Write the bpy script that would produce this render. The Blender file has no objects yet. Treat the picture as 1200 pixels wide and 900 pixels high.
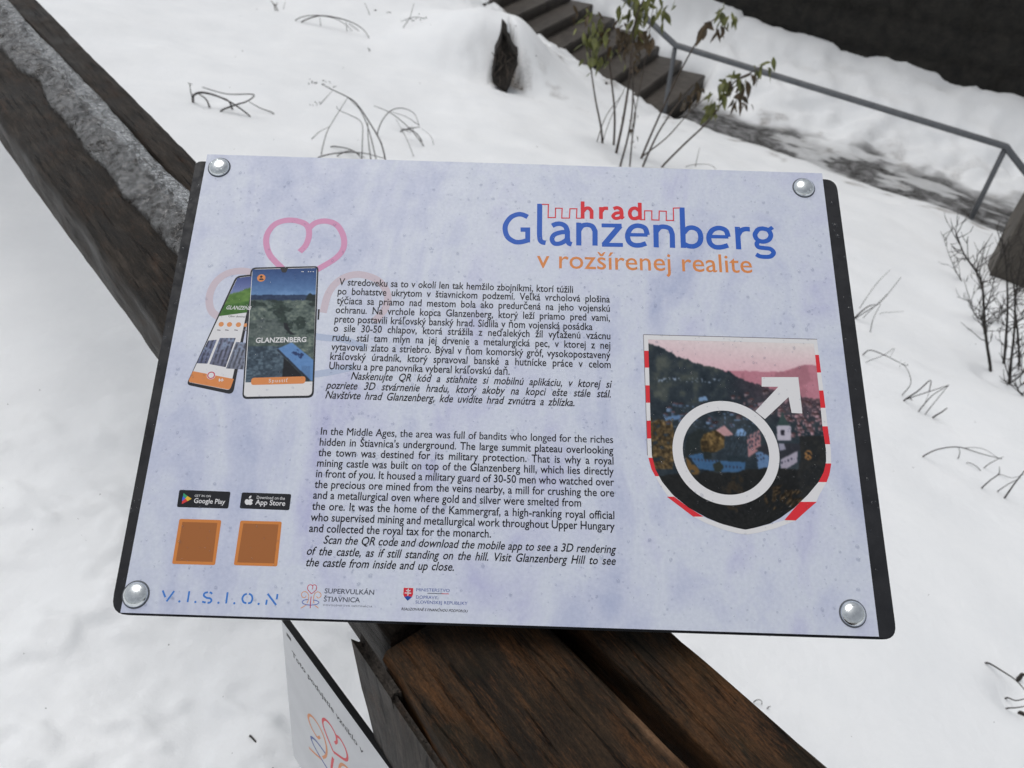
import bpy, bmesh, math, random
import numpy as np
from mathutils import Vector, Matrix

random.seed(7)
rng = np.random.default_rng(11)
SC = bpy.context.scene
COL = SC.collection
R_ = math.radians

# ------------------------------------------------------------------ camera, world, sun, exposure
F = 870.0                                   # focal length in pixels of the 1200 wide photograph
EYE = Vector((0.0, 0.0, 1.55))
_d = Vector((-40, 990, F)).normalized()     # "down" seen from the camera
_up = -_d
_fw = (Vector((0, 0, 1)) - _up * _up.z).normalized()
_rt = _fw.cross(_up)
ROT = Matrix((_rt, _fw, _up))               # camera (x right, y down, z forward) -> world
cam_data = bpy.data.cameras.new('camera')
cam = bpy.data.objects.new('camera', cam_data)
COL.objects.link(cam)
cam_data.sensor_width = 36.0
cam_data.lens = F / 1200 * 36
cam_data.clip_start = 0.02
cam_data.clip_end = 1000
X, Y, Z = (ROT @ Vector(v) for v in ((1, 0, 0), (0, -1, 0), (0, 0, -1)))
M4 = Matrix((X, Y, Z)).transposed().to_4x4()
M4.translation = EYE
cam.matrix_world = M4
cam_data.dof.use_dof = True
cam_data.dof.focus_distance = 0.66
cam_data.dof.aperture_fstop = 11.0
SC.camera = cam

SUN_EL, SUN_AZ = 74.0, -50.0                # azimuth clockwise from +Y
world = bpy.data.worlds.new('World')
SC.world = world
world.use_nodes = True
wn = world.node_tree
sky = wn.nodes.new('ShaderNodeTexSky')
sky.sky_type = 'NISHITA'
sky.sun_disc = False
sky.sun_elevation = R_(SUN_EL)
sky.sun_rotation = R_(SUN_AZ)
sky.air_density = 1.0
sky.dust_density = 3.0
hs = wn.nodes.new('ShaderNodeHueSaturation')          # overcast: the blue of the sky mostly greyed out
hs.inputs['Saturation'].default_value = 0.20
bg = wn.nodes['Background']
bg.inputs['Strength'].default_value = 0.115
wn.links.new(sky.outputs[0], hs.inputs['Color'])
wn.links.new(hs.outputs[0], bg.inputs['Color'])
sun_data = bpy.data.lights.new('sun', 'SUN')
sun_data.energy = 0.95
sun_data.angle = R_(45)
sun_data.color = (1.0, 0.97, 0.93)
sun = bpy.data.objects.new('sun', sun_data)
COL.objects.link(sun)
_el, _az = R_(SUN_EL), R_(SUN_AZ)
sun.rotation_euler = Vector((math.sin(_az) * math.cos(_el), math.cos(_az) * math.cos(_el), math.sin(_el))).to_track_quat('Z', 'Y').to_euler()
SC.view_settings.view_transform = 'Standard'
SC.view_settings.look = 'None'
SC.view_settings.gamma = 1.0
SC.view_settings.use_curve_mapping = False
SC.view_settings.exposure = 0.05
SC.cycles.max_bounces = 8

# ------------------------------------------------------------------ helpers
def ray(px, py):
    return ROT @ Vector(((px - 600) / F, (py - 450) / F, 1.0))

def at_z(px, py, z):
    r = ray(px, py)
    return EYE + r * ((z - EYE.z) / r.z)

def tag(o, label=None, cat=None, group=None, kind=None):
    for k, v in (('label', label), ('category', cat), ('group', group), ('kind', kind)):
        if v:
            o[k] = v
    return o

def empty(name, loc=(0, 0, 0)):
    o = bpy.data.objects.new(name, None)
    o.empty_display_size = 0.05
    COL.objects.link(o)
    o.location = loc
    return o

def mesh_obj(name, verts, faces, mats, parent=None, smooth=False, fmat=None):
    me = bpy.data.meshes.new(name)
    me.from_pydata([tuple(v) for v in verts], [], [tuple(f) for f in faces])
    for m in (mats if isinstance(mats, (list, tuple)) else [mats]):
        me.materials.append(m)
    if fmat is not None:
        me.polygons.foreach_set('material_index', fmat)
    if smooth:
        me.polygons.foreach_set('use_smooth', [True] * len(me.polygons))
    me.update()
    o = bpy.data.objects.new(name, me)
    COL.objects.link(o)
    if parent is not None:
        o.parent = parent
    return o

def fix_normals(o):
    bm = bmesh.new()
    bm.from_mesh(o.data)
    bmesh.ops.recalc_face_normals(bm, faces=bm.faces)
    bm.to_mesh(o.data)
    bm.free()

def bm_obj(name, bm, mats, parent=None, smooth=False):
    me = bpy.data.meshes.new(name)
    bm.normal_update()
    bm.to_mesh(me)
    bm.free()
    for m in (mats if isinstance(mats, (list, tuple)) else [mats]):
        me.materials.append(m)
    if smooth:
        me.polygons.foreach_set('use_smooth', [True] * len(me.polygons))
    o = bpy.data.objects.new(name, me)
    COL.objects.link(o)
    if parent is not None:
        o.parent = parent
    return o

def hashn(ix, iy, seed):
    h = (ix.astype(np.int64) * 374761393 + iy.astype(np.int64) * 668265263 + seed * 1274126177) & 0xffffffff
    h = ((h ^ (h >> 13)) * 1274126177) & 0xffffffff
    return ((h ^ (h >> 16)) & 0xffff) / 65535.0

def vnoise(x, y, seed=0):
    x = np.asarray(x, float); y = np.asarray(y, float)
    ix, iy = np.floor(x), np.floor(y)
    fx, fy = x - ix, y - iy
    fx, fy = fx * fx * fx * (fx * (fx * 6 - 15) + 10), fy * fy * fy * (fy * (fy * 6 - 15) + 10)
    a, b = hashn(ix, iy, seed), hashn(ix + 1, iy, seed)
    c, d = hashn(ix, iy + 1, seed), hashn(ix + 1, iy + 1, seed)
    return a + (b - a) * fx + (c - a) * fy + (a - b - c + d) * fx * fy

def fbm(x, y, seed=0, oct_=4):
    s, amp, tot = 0, 1.0, 0
    for o in range(oct_):
        s = s + amp * vnoise(x * 2 ** o + 17.3 * o, y * 2 ** o - 9.1 * o, seed + o)
        tot += amp
        amp *= 0.5
    return s / tot

def sstep(a, b, v):
    t = np.clip((v - a) / (b - a), 0, 1)
    return t * t * (3 - 2 * t)

def lin(c):
    c = np.asarray(c, float) / 255.0
    return np.where(c <= 0.04045, c / 12.92, ((c + 0.055) / 1.055) ** 2.4)

def smooth_curve(pts, n=8, closed=False):
    P = [Vector(p) for p in pts]
    out = []
    m = len(P)
    rng_ = range(m if closed else m - 1)
    for i in rng_:
        if closed:
            p0, p1, p2, p3 = P[(i - 1) % m], P[i], P[(i + 1) % m], P[(i + 2) % m]
        else:
            p1, p2 = P[i], P[i + 1]
            p0 = P[i - 1] if i else p1 * 2 - p2
            p3 = P[i + 2] if i + 2 < m else p2 * 2 - p1
        for k in range(n):
            t = k / n
            out.append(0.5 * ((2 * p1) + (p2 - p0) * t + (2 * p0 - 5 * p1 + 4 * p2 - p3) * t * t + (3 * p1 - p0 - 3 * p2 + p3) * t ** 3))
    if not closed:
        out.append(P[-1])
    return out

# ------------------------------------------------------------------ materials
class NM:
    def __init__(s, name):
        s.m = bpy.data.materials.new(name)
        s.m.use_nodes = True
        s.t = s.m.node_tree
        s.b = s.t.nodes['Principled BSDF']
    def n(s, kind, **kw):
        nd = s.t.nodes.new(kind)
        for k, v in kw.items():
            if k.startswith('i_'):
                nd.inputs[k[2:].replace('_', ' ')].default_value = v
            else:
                setattr(nd, k, v)
        return nd
    def l(s, a, b):
        s.t.links.new(a, b)
    def set(s, **kw):
        for k, v in kw.items():
            s.b.inputs[k.replace('_', ' ')].default_value = v
        return s
    def coords(s, scale=(1, 1, 1), which='Object', rot=(0, 0, 0)):
        tc = s.n('ShaderNodeTexCoord')
        mp = s.n('ShaderNodeMapping')
        mp.inputs['Scale'].default_value = scale
        mp.inputs['Rotation'].default_value = rot
        s.l(tc.outputs[which], mp.inputs[0])
        return mp.outputs[0]
    def noise(s, vec, scale, detail=4, rough=0.55, dist=0.0):
        nd = s.n('ShaderNodeTexNoise')
        nd.inputs['Scale'].default_value = scale
        nd.inputs['Detail'].default_value = detail
        nd.inputs['Roughness'].default_value = rough
        nd.inputs['Distortion'].default_value = dist
        s.l(vec, nd.inputs['Vector'])
        return nd.outputs['Fac']
    def ramp(s, fac, stops):
        r = s.n('ShaderNodeValToRGB')
        el = r.color_ramp.elements
        while len(el) < len(stops):
            el.new(0.5)
        for e, (p, c) in zip(el, stops):
            e.position = p
            e.color = (*c, 1) if len(c) == 3 else c
        s.l(fac, r.inputs[0])
        return r.outputs[0]
    def mix(s, fac, a, b, mode='MIX'):
        m = s.n('ShaderNodeMix', data_type='RGBA', blend_type=mode)
        if isinstance(fac, (int, float)):
            m.inputs[0].default_value = fac
        else:
            s.l(fac, m.inputs[0])
        for sock, v in ((m.inputs[6], a), (m.inputs[7], b)):
            if isinstance(v, tuple):
                sock.default_value = (*v[:3], 1)
            else:
                s.l(v, sock)
        return m.outputs[2]
    def math(s, op, a, b=0.0):
        m = s.n('ShaderNodeMath', operation=op)
        for sock, v in ((m.inputs[0], a), (m.inputs[1], b)):
            if isinstance(v, (int, float)):
                sock.default_value = v
            else:
                s.l(v, sock)
        return m.outputs[0]
    def bump(s, h, strength=0.3, dist=0.01, prev=None):
        b = s.n('ShaderNodeBump')
        b.inputs['Strength'].default_value = strength
        b.inputs['Distance'].default_value = dist
        s.l(h, b.inputs['Height'])
        if prev is not None:
            s.l(prev, b.inputs['Normal'])
        s.l(b.outputs[0], s.b.inputs['Normal'])
        return b.outputs[0]
    def color(s, sock):
        s.l(sock, s.b.inputs['Base Color'])
    def rough(s, sock):
        s.l(sock, s.b.inputs['Roughness'])

def plain(name, rgb, rough=0.5, **kw):
    """a flat print or paint colour given as a display colour"""
    m = NM(name)
    m.set(Base_Color=(*rgb, 1), Roughness=rough, Specular_IOR_Level=0.2, **kw)
    return m.m

PK = 0.90       # print: display colour -> base colour
def ink(name, rgb, rough=0.38):
    return plain(name, tuple(np.clip(lin(rgb) * PK, 0, 0.9)), rough)

def vcol_mat(name, rough=0.38):
    m = NM(name)
    at = m.n('ShaderNodeAttribute', attribute_name='paint')
    m.color(at.outputs['Color'])
    m.set(Roughness=rough, Specular_IOR_Level=0.15)
    return m.m

INK = {k: ink('ink_' + k, c) for k, c in dict(
    blue=(48, 98, 192), red=(222, 52, 62), orange=(222, 142, 84), black=(20, 20, 25), pink=(216, 154, 190),
    pale_orange=(207, 194, 204), pale_blue=(182, 194, 218), white=(226, 226, 228), badge=(32, 34, 40), grey=(78, 82, 96),
    phone=(38, 40, 46), flag_red=(208, 50, 66), flag_blue=(30, 78, 160), logo_orange=(222, 150, 96), logo_blue=(70, 90, 176),
    logo_red=(200, 62, 84), ministry=(62, 84, 158), vision=(66, 128, 208), tile=(212, 134, 70), tile_core=(166, 104, 58),
    store_green=(60, 160, 120), store_yellow=(232, 188, 60), store_red=(220, 66, 66), store_blue=(72, 110, 220), hair=(120, 116, 122)).items()}
PAINT = vcol_mat('printed_photo')

# printed lavender sheet
m = NM('lavender_print')
v = m.coords((1, 1, 1))
v2 = m.coords((8.5, 3.4, 1), rot=(0, 0, -0.38))
a = m.noise(v2, 1.2, 5, 0.58, 1.1)
b = m.noise(v, 26, 5, 0.6, 0.4)
c = m.noise(v, 320, 3, 0.6)
fac = m.math('ADD', m.math('MULTIPLY', a, 0.72), m.math('MULTIPLY', b, 0.28))
col = m.ramp(fac, [(0.34, (0.40, 0.45, 0.62)), (0.44, (0.51, 0.55, 0.69)), (0.52, (0.59, 0.635, 0.73)), (0.58, (0.55, 0.585, 0.715)), (0.68, (0.44, 0.46, 0.655))])
col = m.mix(0.10, col, m.ramp(c, [(0.35, (0.30, 0.31, 0.38)), (0.7, (0.9, 0.9, 0.95))]))
m.color(col)
m.rough(m.ramp(m.noise(v, 60, 4), [(0.35, (0.28,) * 3), (0.7, (0.45,) * 3)]))
m.bump(m.noise(v, 900, 2), 0.06, 0.0006)
m.set(Specular_IOR_Level=0.35)
SHEET = m.m

m = NM('black_board')
v = m.coords()
m.color(m.ramp(m.noise(v, 40, 5), [(0.3, (0.008, 0.009, 0.012)), (0.75, (0.022, 0.023, 0.027))]))
vo = m.n('ShaderNodeTexVoronoi', i_Scale=150.0)
m.l(v, vo.inputs['Vector'])
m.rough(m.ramp(m.noise(v, 110, 3), [(0.4, (0.45,) * 3), (0.65, (0.7,) * 3)]))
m.set(Specular_IOR_Level=0.3)
m.bump(m.math('ADD', m.noise(v, 170, 3), m.math('MULTIPLY', vo.outputs['Distance'], 0.4)), 0.22, 0.001)
BOARD = m.m

m = NM('zinc_bolt')
v = m.coords()
m.set(Metallic=1.0, Roughness=0.16)
m.color(m.ramp(m.noise(v, 300, 4), [(0.3, (0.62, 0.66, 0.68)), (0.7, (0.80, 0.84, 0.85))]))
m.rough(m.ramp(m.noise(v, 500, 4), [(0.3, (0.14,) * 3), (0.7, (0.26,) * 3)]))
BOLT = m.m

m = NM('water_drop')
fr = m.n('ShaderNodeFresnel', i_IOR=1.55)
tb, gb, mx = m.n('ShaderNodeBsdfTransparent'), m.n('ShaderNodeBsdfGlossy'), m.n('ShaderNodeMixShader')
tb.inputs['Color'].default_value = (0.87, 0.88, 0.905, 1)
gb.inputs['Roughness'].default_value = 0.05
ge = m.n('ShaderNodeNewGeometry')
m.l(m.math('MULTIPLY', fr.outputs[0], m.math('SUBTRACT', 1.0, ge.outputs['Backfacing'])), mx.inputs[0]); m.l(tb.outputs[0], mx.inputs[1]); m.l(gb.outputs[0], mx.inputs[2])
m.l(mx.outputs[0], m.t.nodes['Material Output'].inputs['Surface'])
WATER = m.m

def wood(name, dark, mid, hi, gloss=0.5, rust=0.5, edge_wear=None):
    m = NM(name)
    g = m.coords((5.5, 62, 62))           # grain runs along local X
    g2 = m.coords((20, 130, 130))
    v = m.coords()
    grain = m.noise(g, 3.2, 7, 0.68, 0.7)
    fine = m.noise(g2, 6, 5, 0.7, 0.2)
    patch = m.noise(v, 9, 5, 0.6, 0.3)
    broad = m.noise(m.coords((4.0, 16, 16)), 3.0, 5, 0.6, 0.4)
    f = m.math('ADD', m.math('MULTIPLY', grain, 0.42), m.math('ADD', m.math('MULTIPLY', broad, 0.30), m.math('MULTIPLY', patch, 0.28)))
    col = m.ramp(f, [(0.38, dark), (0.5, mid), (0.60, hi)])
    crack = m.ramp(m.noise(m.coords((4.5, 80, 80)), 2.0, 6, 0.55, 0.5), [(0.34, (0.2,) * 3), (0.41, (1, 1, 1))])
    col = m.mix(1.0, col, crack, 'MULTIPLY')
    col = m.mix(0.35, col, m.ramp(fine, [(0.3, (0.15, 0.14, 0.13)), (0.75, (1, 1, 1))]), 'MULTIPLY')
    if edge_wear:
        # broad rusty patches and one pale worn place on the edge by the gap
        rp = m.ramp(m.math('ADD', m.math('MULTIPLY', m.noise(m.coords((3.0, 11, 11)), 2.2, 5, 0.62, 0.8), 0.7), m.math('MULTIPLY', fine, 0.3)), [(0.47, (0, 0, 0)), (0.60, (1, 1, 1))])
        col = m.mix(m.math('MULTIPLY', rp, 0.62), col, (0.115, 0.052, 0.019))
        gp = m.ramp(m.noise(v, 14, 3), [(0.52, (0, 0, 0)), (0.66, (1, 1, 1))])
        col = m.mix(m.math('MULTIPLY', gp, 0.35), col, (0.022, 0.022, 0.012))
        sx = m.n('ShaderNodeSeparateXYZ'); m.l(v, sx.inputs[0])
        ex = m.math('SUBTRACT', 1.0, m.math('MULTIPLY', m.math('ABSOLUTE', m.math('SUBTRACT', sx.outputs[0], edge_wear[0])), 1 / edge_wear[1]))
        ey = m.math('SUBTRACT', 1.0, m.math('MULTIPLY', m.math('ABSOLUTE', m.math('SUBTRACT', sx.outputs[1], edge_wear[2])), 1 / 0.011))
        ew = m.ramp(m.math('MULTIPLY', m.math('MAXIMUM', m.math('MULTIPLY', m.math('MAXIMUM', ex, 0.0), ey), 0.0), m.math('ADD', grain, 0.35)), [(0.15, (0, 0, 0)), (0.5, (1, 1, 1))])
        col = m.mix(m.math('MULTIPLY', ew, 0.8), col, (0.22, 0.13, 0.075))
    # small pale chips and rust coloured stains
    spot = m.ramp(m.math('ADD', m.math('MULTIPLY', m.noise(m.coords((4, 14, 14)), 3.0, 5, 0.7, 0.5), 0.6), m.math('MULTIPLY', fine, 0.4)), [(0.53, (0, 0, 0)), (0.66, (1, 1, 1))])
    col = m.mix(m.math('MULTIPLY', spot, rust), col, (0.19, 0.082, 0.034))
    m.color(col)
    m.rough(m.ramp(patch, [(0.3, (gloss - 0.1,) * 3), (0.7, (gloss + 0.2,) * 3)]))
    m.set(Specular_IOR_Level=0.14)
    gran = m.noise(m.coords((1, 1.6, 1.6)), 330, 4, 0.7)
    col = m.mix(0.55, col, m.ramp(gran, [(0.34, (0.35, 0.34, 0.33)), (0.66, (1.25, 1.22, 1.2))]), 'MULTIPLY')
    m.color(col)
    h = m.math('ADD', m.math('ADD', m.math('MULTIPLY', gran, 0.3), m.math('MULTIPLY', grain, 0.6)), m.math('ADD', m.math('MULTIPLY', crack, 0.7), m.math('MULTIPLY', fine, 0.35)))
    m.bump(h, 0.75, 0.004)
    return m.m
WOOD_GREY = wood('wet_grey_wood', (0.007, 0.0058, 0.0046), (0.026, 0.0205, 0.0155), (0.064, 0.052, 0.042), 0.5, 0.16)
WOOD_BROWN = wood('wet_brown_wood', (0.006, 0.0042, 0.003), (0.030, 0.0195, 0.0115), (0.066, 0.040, 0.022), 0.45, 0.4, edge_wear=(-0.172, 0.05, -0.0455))
WOOD_SIDE = wood('weathered_side_wood', (0.018, 0.016, 0.014), (0.06, 0.053, 0.047), (0.105, 0.092, 0.08), 0.6, 0.2)

m = NM('clear_ice')
v = m.coords()
vo = m.n('ShaderNodeTexVoronoi', i_Scale=120.0)
m.l(v, vo.inputs['Vector'])
big = m.noise(v, 30, 4)
cl = m.ramp(m.noise(v, 120, 6, 0.7), [(0.42, (0.62, 0.65, 0.67)), (0.60, (0.90, 0.92, 0.94))])
m.color(cl)
m.set(IOR=1.31)
m.l(m.ramp(m.noise(v, 42, 7, 0.74), [(0.42, (0.98,) * 3), (0.68, (0.72,) * 3)]), m.b.inputs['Transmission Weight'])
m.rough(m.ramp(big, [(0.35, (0.01,) * 3), (0.7, (0.07,) * 3)]))
m.bump(m.math('ADD', m.math('MULTIPLY', vo.outputs['Distance'], 0.8), m.math('MULTIPLY', m.noise(v, 200, 3), 0.6)), 0.55, 0.005)
ICE = m.m

m = NM('snow')
v = m.coords()
at = m.n('ShaderNodeAttribute', attribute_name='ice')
dirt = m.n('ShaderNodeAttribute', attribute_name='dirt')
sn = m.ramp(m.noise(v, 3.0, 5, 0.6), [(0.3, (0.80, 0.822, 0.842)), (0.7, (0.85, 0.868, 0.882))])
sn = m.mix(dirt.outputs['Fac'], sn, m.ramp(m.noise(v, 30, 5, 0.7), [(0.4, (0.10, 0.085, 0.07)), (0.6, (0.5, 0.48, 0.46))]))
slush = m.ramp(m.noise(m.coords((1, 1, 1), rot=(0, 0, 0.503)), 5, 6, 0.66, 1.0), [(0.36, (0.03, 0.028, 0.026)), (0.5, (0.11, 0.11, 0.11)), (0.70, (0.30, 0.30, 0.31))])
m.color(m.mix(at.outputs['Fac'], sn, slush))
m.l(m.math('SUBTRACT', 0.75, m.math('MULTIPLY', at.outputs['Fac'], 0.5)), m.b.inputs['Roughness'])
m.set(Specular_IOR_Level=0.3)
n_ = m.bump(m.math('ADD', m.noise(v, 28, 6, 0.62), m.math('MULTIPLY', m.noise(v, 7, 3), 2.0)), 0.13, 0.03)
m.bump(m.math('ADD', m.noise(v, 160, 4, 0.7), m.noise(v, 420, 2)), 0.22, 0.004, prev=n_)
SNOW = m.m

def rough_mat(name, lo, hi, scale, rough=0.75, bump=0.6, bd=0.02, **kw):
    m = NM(name)
    v = m.coords()
    n1 = m.noise(v, scale, 7, 0.65, 0.4)
    m.color(m.ramp(n1, [(0.32, lo), (0.68, hi)]))
    m.set(Roughness=rough, **kw)
    m.bump(m.noise(v, scale * 2.2, 6, 0.65), bump, bd)
    return m.m
CONCRETE = rough_mat('wet_concrete', (0.032, 0.027, 0.023), (0.080, 0.070, 0.060), 5, 0.55)
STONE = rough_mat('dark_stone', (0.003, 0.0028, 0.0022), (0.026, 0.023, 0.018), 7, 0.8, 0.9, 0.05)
BROWNSTONE = rough_mat('brown_concrete', (0.05, 0.044, 0.036), (0.105, 0.092, 0.076), 6, 0.7)
STEEL = rough_mat('grey_painted_steel', (0.085, 0.092, 0.10), (0.13, 0.138, 0.15), 12, 0.4, 0.1, 0.003)
TWIG = rough_mat('dark_twig', (0.012, 0.010, 0.009), (0.045, 0.037, 0.031), 30, 0.8)
STEM = rough_mat('brown_stem', (0.028, 0.022, 0.017), (0.085, 0.06, 0.042), 18, 0.7)
HOLLOW_SHADE = rough_mat('hollow_shade', (0.004, 0.0035, 0.003), (0.028, 0.022, 0.017), 16, 0.9, 1.0, 0.03)  # near black, standing in for the shade inside the snow hollow
RUBBER = plain('black_rubber', (0.006, 0.006, 0.006), 0.6)

def leaf_mat(name, lo, hi):
    m = NM(name)
    v = m.coords()
    m.color(m.ramp(m.noise(v, 16, 4), [(0.3, lo), (0.7, hi)]))
    m.set(Roughness=0.5)
    m.b.inputs['Subsurface Weight'].default_value = 0.0
    return m.m
LEAF_G = leaf_mat('green_leaf', (0.05, 0.06, 0.014), (0.19, 0.20, 0.05))
LEAF_B = leaf_mat('brown_leaf', (0.03, 0.022, 0.010), (0.10, 0.062, 0.025))

# ------------------------------------------------------------------ text helper (made first, while the scene is nearly empty)
_tc = bpy.data.curves.new('scratch', 'FONT')
_to = bpy.data.objects.new('scratch', _tc)
COL.objects.link(_to)

def text_raw(body, bold=0.0, word=1.0, char=1.0):
    _tc.body = body
    _tc.size = 1.0
    _tc.offset = bold
    _tc.space_word = word
    _tc.space_character = char
    _tc.resolution_u = 3
    bpy.context.view_layer.update()
    dg = bpy.context.evaluated_depsgraph_get()
    ev = _to.evaluated_get(dg)
    me = ev.to_mesh()
    V = np.empty(len(me.vertices) * 3)
    me.vertices.foreach_get('co', V)
    V = V.reshape(-1, 3)[:, :2].copy()
    Fs = [tuple(p.vertices) for p in me.polygons]
    ev.to_mesh_clear()
    return V, Fs

XH = text_raw('x')[0][:, 1].max()
CAPH = text_raw('H')[0][:, 1].max()

ZS = 0.25      # the printed layers lie a few hundredths of a millimetre apart

class Print:
    """collects flat printed shapes on a plane (X, Y in metres) into one mesh"""
    def __init__(s, z):
        s.z, s.v, s.f, s.m, s.mats = z, [], [], [], []
    def _mi(s, m):
        if m not in s.mats:
            s.mats.append(m)
        return s.mats.index(m)
    def add(s, V, Fs, m, z=None):
        o = len(s.v)
        zz = (s.z if z is None else z) * ZS
        s.v += [(float(p[0]), float(p[1]), zz) for p in V]
        for f in Fs:
            s.f.append(tuple(i + o for i in f))
            s.m.append(s._mi(m))
    def poly(s, pts, m, z=None):
        from mathutils.geometry import tessellate_polygon
        P = [Vector((p[0], p[1], 0)) for p in pts]
        s.add(P, tessellate_polygon([P]), m, z)
    def strip(s, L, Rr, m, z=None):
        n = len(L)
        s.add(list(L) + list(Rr), [(i, i + 1, n + i + 1, n + i) for i in range(n - 1)], m, z)
    def stroke(s, pts, w, m, closed=False, z=None):
        P = [Vector((p[0], p[1])) for p in pts]
        n = len(P)
        L, Rr = [], []
        for i in range(n):
            if closed:
                a, c = P[(i - 1) % n], P[(i + 1) % n]
            else:
                a, c = P[max(i - 1, 0)], P[min(i + 1, n - 1)]
            d0 = (P[i] - a); d1 = (c - P[i])
            d0 = d0.normalized() if d0.length > 1e-9 else d1.normalized()
            d1 = d1.normalized() if d1.length > 1e-9 else d0
            t = (d0 + d1)
            t = t.normalized() if t.length > 1e-6 else d1
            nrm = Vector((-t.y, t.x))
            k = 1.0 / max(0.5, nrm.dot(Vector((-d1.y, d1.x))))
            L.append(P[i] + nrm * w / 2 * k)
            Rr.append(P[i] - nrm * w / 2 * k)
        if closed:
            L.append(L[0]); Rr.append(Rr[0])
        s.strip(L, Rr, m, z)
    def disc(s, c, r, m, n=20, z=None, ry=None):
        ry = r if ry is None else ry
        s.poly([(c[0] + r * math.cos(2 * math.pi * i / n), c[1] + ry * math.sin(2 * math.pi * i / n)) for i in range(n)], m, z)
    def text(s, body, p0, p1, xh, m, sx=None, bold=0.0, shear=0.0, char=1.0, z=None, cap=False):
        """fit one line between p0 and p1 (baseline ends); with sx given only the word gaps stretch"""
        p0, p1 = Vector(p0), Vector(p1)
        W = (p1 - p0).length
        ys = xh / (CAPH if cap else XH)
        word = 1.0
        dup = 0.0
        if 'M' in body and bold > 0:        # the wide M breaks when its outline is offset: print it twice, a hair apart
            dup, bold = bold * ys * 1.6, 0.0
        V, Fs = text_raw(body, bold, 1.0, char)
        w = V[:, 0].max() - V[:, 0].min()
        if sx is not None and ' ' in body:
            V2, _ = text_raw(body, bold, 2.0, char)
            dw = (V2[:, 0].max() - V2[:, 0].min()) - w
            word = max(0.3, 1.0 + (W / sx - w) / dw)
            V, Fs = text_raw(body, bold, word, char)
            w = V[:, 0].max() - V[:, 0].min()
        k = W / w
        x = (V[:, 0] - V[:, 0].min()) * k
        y = V[:, 1] * ys
        x = x + shear * y
        d = (p1 - p0).normalized()
        n = Vector((-d.y, d.x))
        out = np.stack([p0.x + d.x * x + n.x * y, p0.y + d.y * x + n.y * y], 1)
        s.add(out, Fs, m, z)
        if dup:
            s.add(out + np.array([d.x, d.y]) * dup, Fs, m, (s.z if z is None else z) + 0.00004)
        return k
    def build(s, name, parent, label=None):
        o = mesh_obj(name, s.v, s.f, s.mats, parent, fmat=s.m)
        if label:
            o['label'] = label
        return o
# ------------------------------------------------------------------ the sign: pose from its four corners
def homog(src, dst):
    A = []
    for (x, y), (u, v) in zip(src, dst):
        A.append([x, y, 1, 0, 0, 0, -u * x, -u * y, -u])
        A.append([0, 0, 0, x, y, 1, -v * x, -v * y, -v])
    return np.linalg.svd(np.array(A, float))[2][-1].reshape(3, 3)
_c = np.array([[243, 180.8], [963.3, 203], [1030.1, 746.1], [141, 717.9]]) - np.array([600, 450])
_h = np.diag([1 / F, 1 / F, 1]) @ homog([(0, 1), (1, 1), (1, 0), (0, 0)], _c)
_s = 0.59 / np.linalg.norm(_h[:, 0])
if _h[2, 2] < 0:
    _s = -_s
_a, _b, _t = (ROT @ Vector(_h[:, i] * _s) for i in range(3))
SW, SH = _a.length, _b.length
SX = _a.normalized()
SZ = _a.cross(_b).normalized()
SY = SZ.cross(SX)
SO = EYE + _t
SIGN_M = Matrix((SX, SY, SZ)).transposed().to_4x4()
SIGN_M.translation = SO

def S(px, py, off=0.0):
    """photo pixel -> position on the sheet, metres from its lower left corner"""
    r = ray(px, py)
    k = ((SO + SZ * off) - EYE).dot(SZ) / r.dot(SZ)
    q = EYE + r * k - SO
    return Vector((q.dot(SX), q.dot(SY)))

def crop(x0, y0, sc):
    return lambda x, y: S(x0 + x / sc, y0 + y / sc)

def up(px, py, n):
    return (S(px, py) - S(px, py - n)).length

sign = empty('information_sign')
sign.matrix_world = SIGN_M
tag(sign, 'large lavender printed information sign on a black board, fixed over the wooden railing', 'sign')

# sheet: 3 mm plate with its front at z = 0
q = [S(243, 180.8), S(963.3, 203), S(1030.1, 746.1), S(141, 717.9)]
bm = bmesh.new()
fr = [bm.verts.new((p.x, p.y, 0)) for p in q]
bk = [bm.verts.new((p.x, p.y, -0.003)) for p in q]
bm.faces.new(fr[::-1]); bm.faces.new(bk)
for i in range(4):
    bm.faces.new((fr[i], fr[(i + 1) % 4], bk[(i + 1) % 4], bk[i]))
bmesh.ops.recalc_face_normals(bm, faces=bm.faces)
sheet = bm_obj('printed_panel', bm, SHEET, sign)

def rounded(corners, r, n=6):
    out = []
    k = len(corners)
    for i in range(k):
        p, a_, b_ = (Vector(corners[j % k]) for j in (i, i - 1, i + 1))
        da, db = (a_ - p).normalized(), (b_ - p).normalized()
        rr = r[i] if isinstance(r, (list, tuple)) else r
        for j in range(n + 1):
            t = j / n
            A_, B_ = p + da * rr, p + db * rr
            out.append(A_ * (1 - t) ** 2 + p * 2 * t * (1 - t) + B_ * t * t)
    return out

bc = [S(229, 188, -.0034), S(980.5, 209.5, -.0034), S(1052.5, 750, -.0034), S(128, 720, -.0034)]
out = rounded(bc, [0.006, 0.012, 0.012, 0.014])
bm = bmesh.new()
fv = [bm.verts.new((p.x, p.y, -0.0034)) for p in out]
top = bm.faces.new(fv)
ex = bmesh.ops.extrude_face_region(bm, geom=[top])
for e_ in ex['geom']:
    if isinstance(e_, bmesh.types.BMVert):
        e_.co.z -= 0.012
bmesh.ops.recalc_face_normals(bm, faces=bm.faces)
bmesh.ops.bevel(bm, geom=[e_ for e_ in bm.edges if abs(e_.verts[0].co.z - e_.verts[1].co.z) < 1e-5], offset=0.0012, segments=2, affect='EDGES')
board = bm_obj('backing_board', bm, BOARD, sign)

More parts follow.
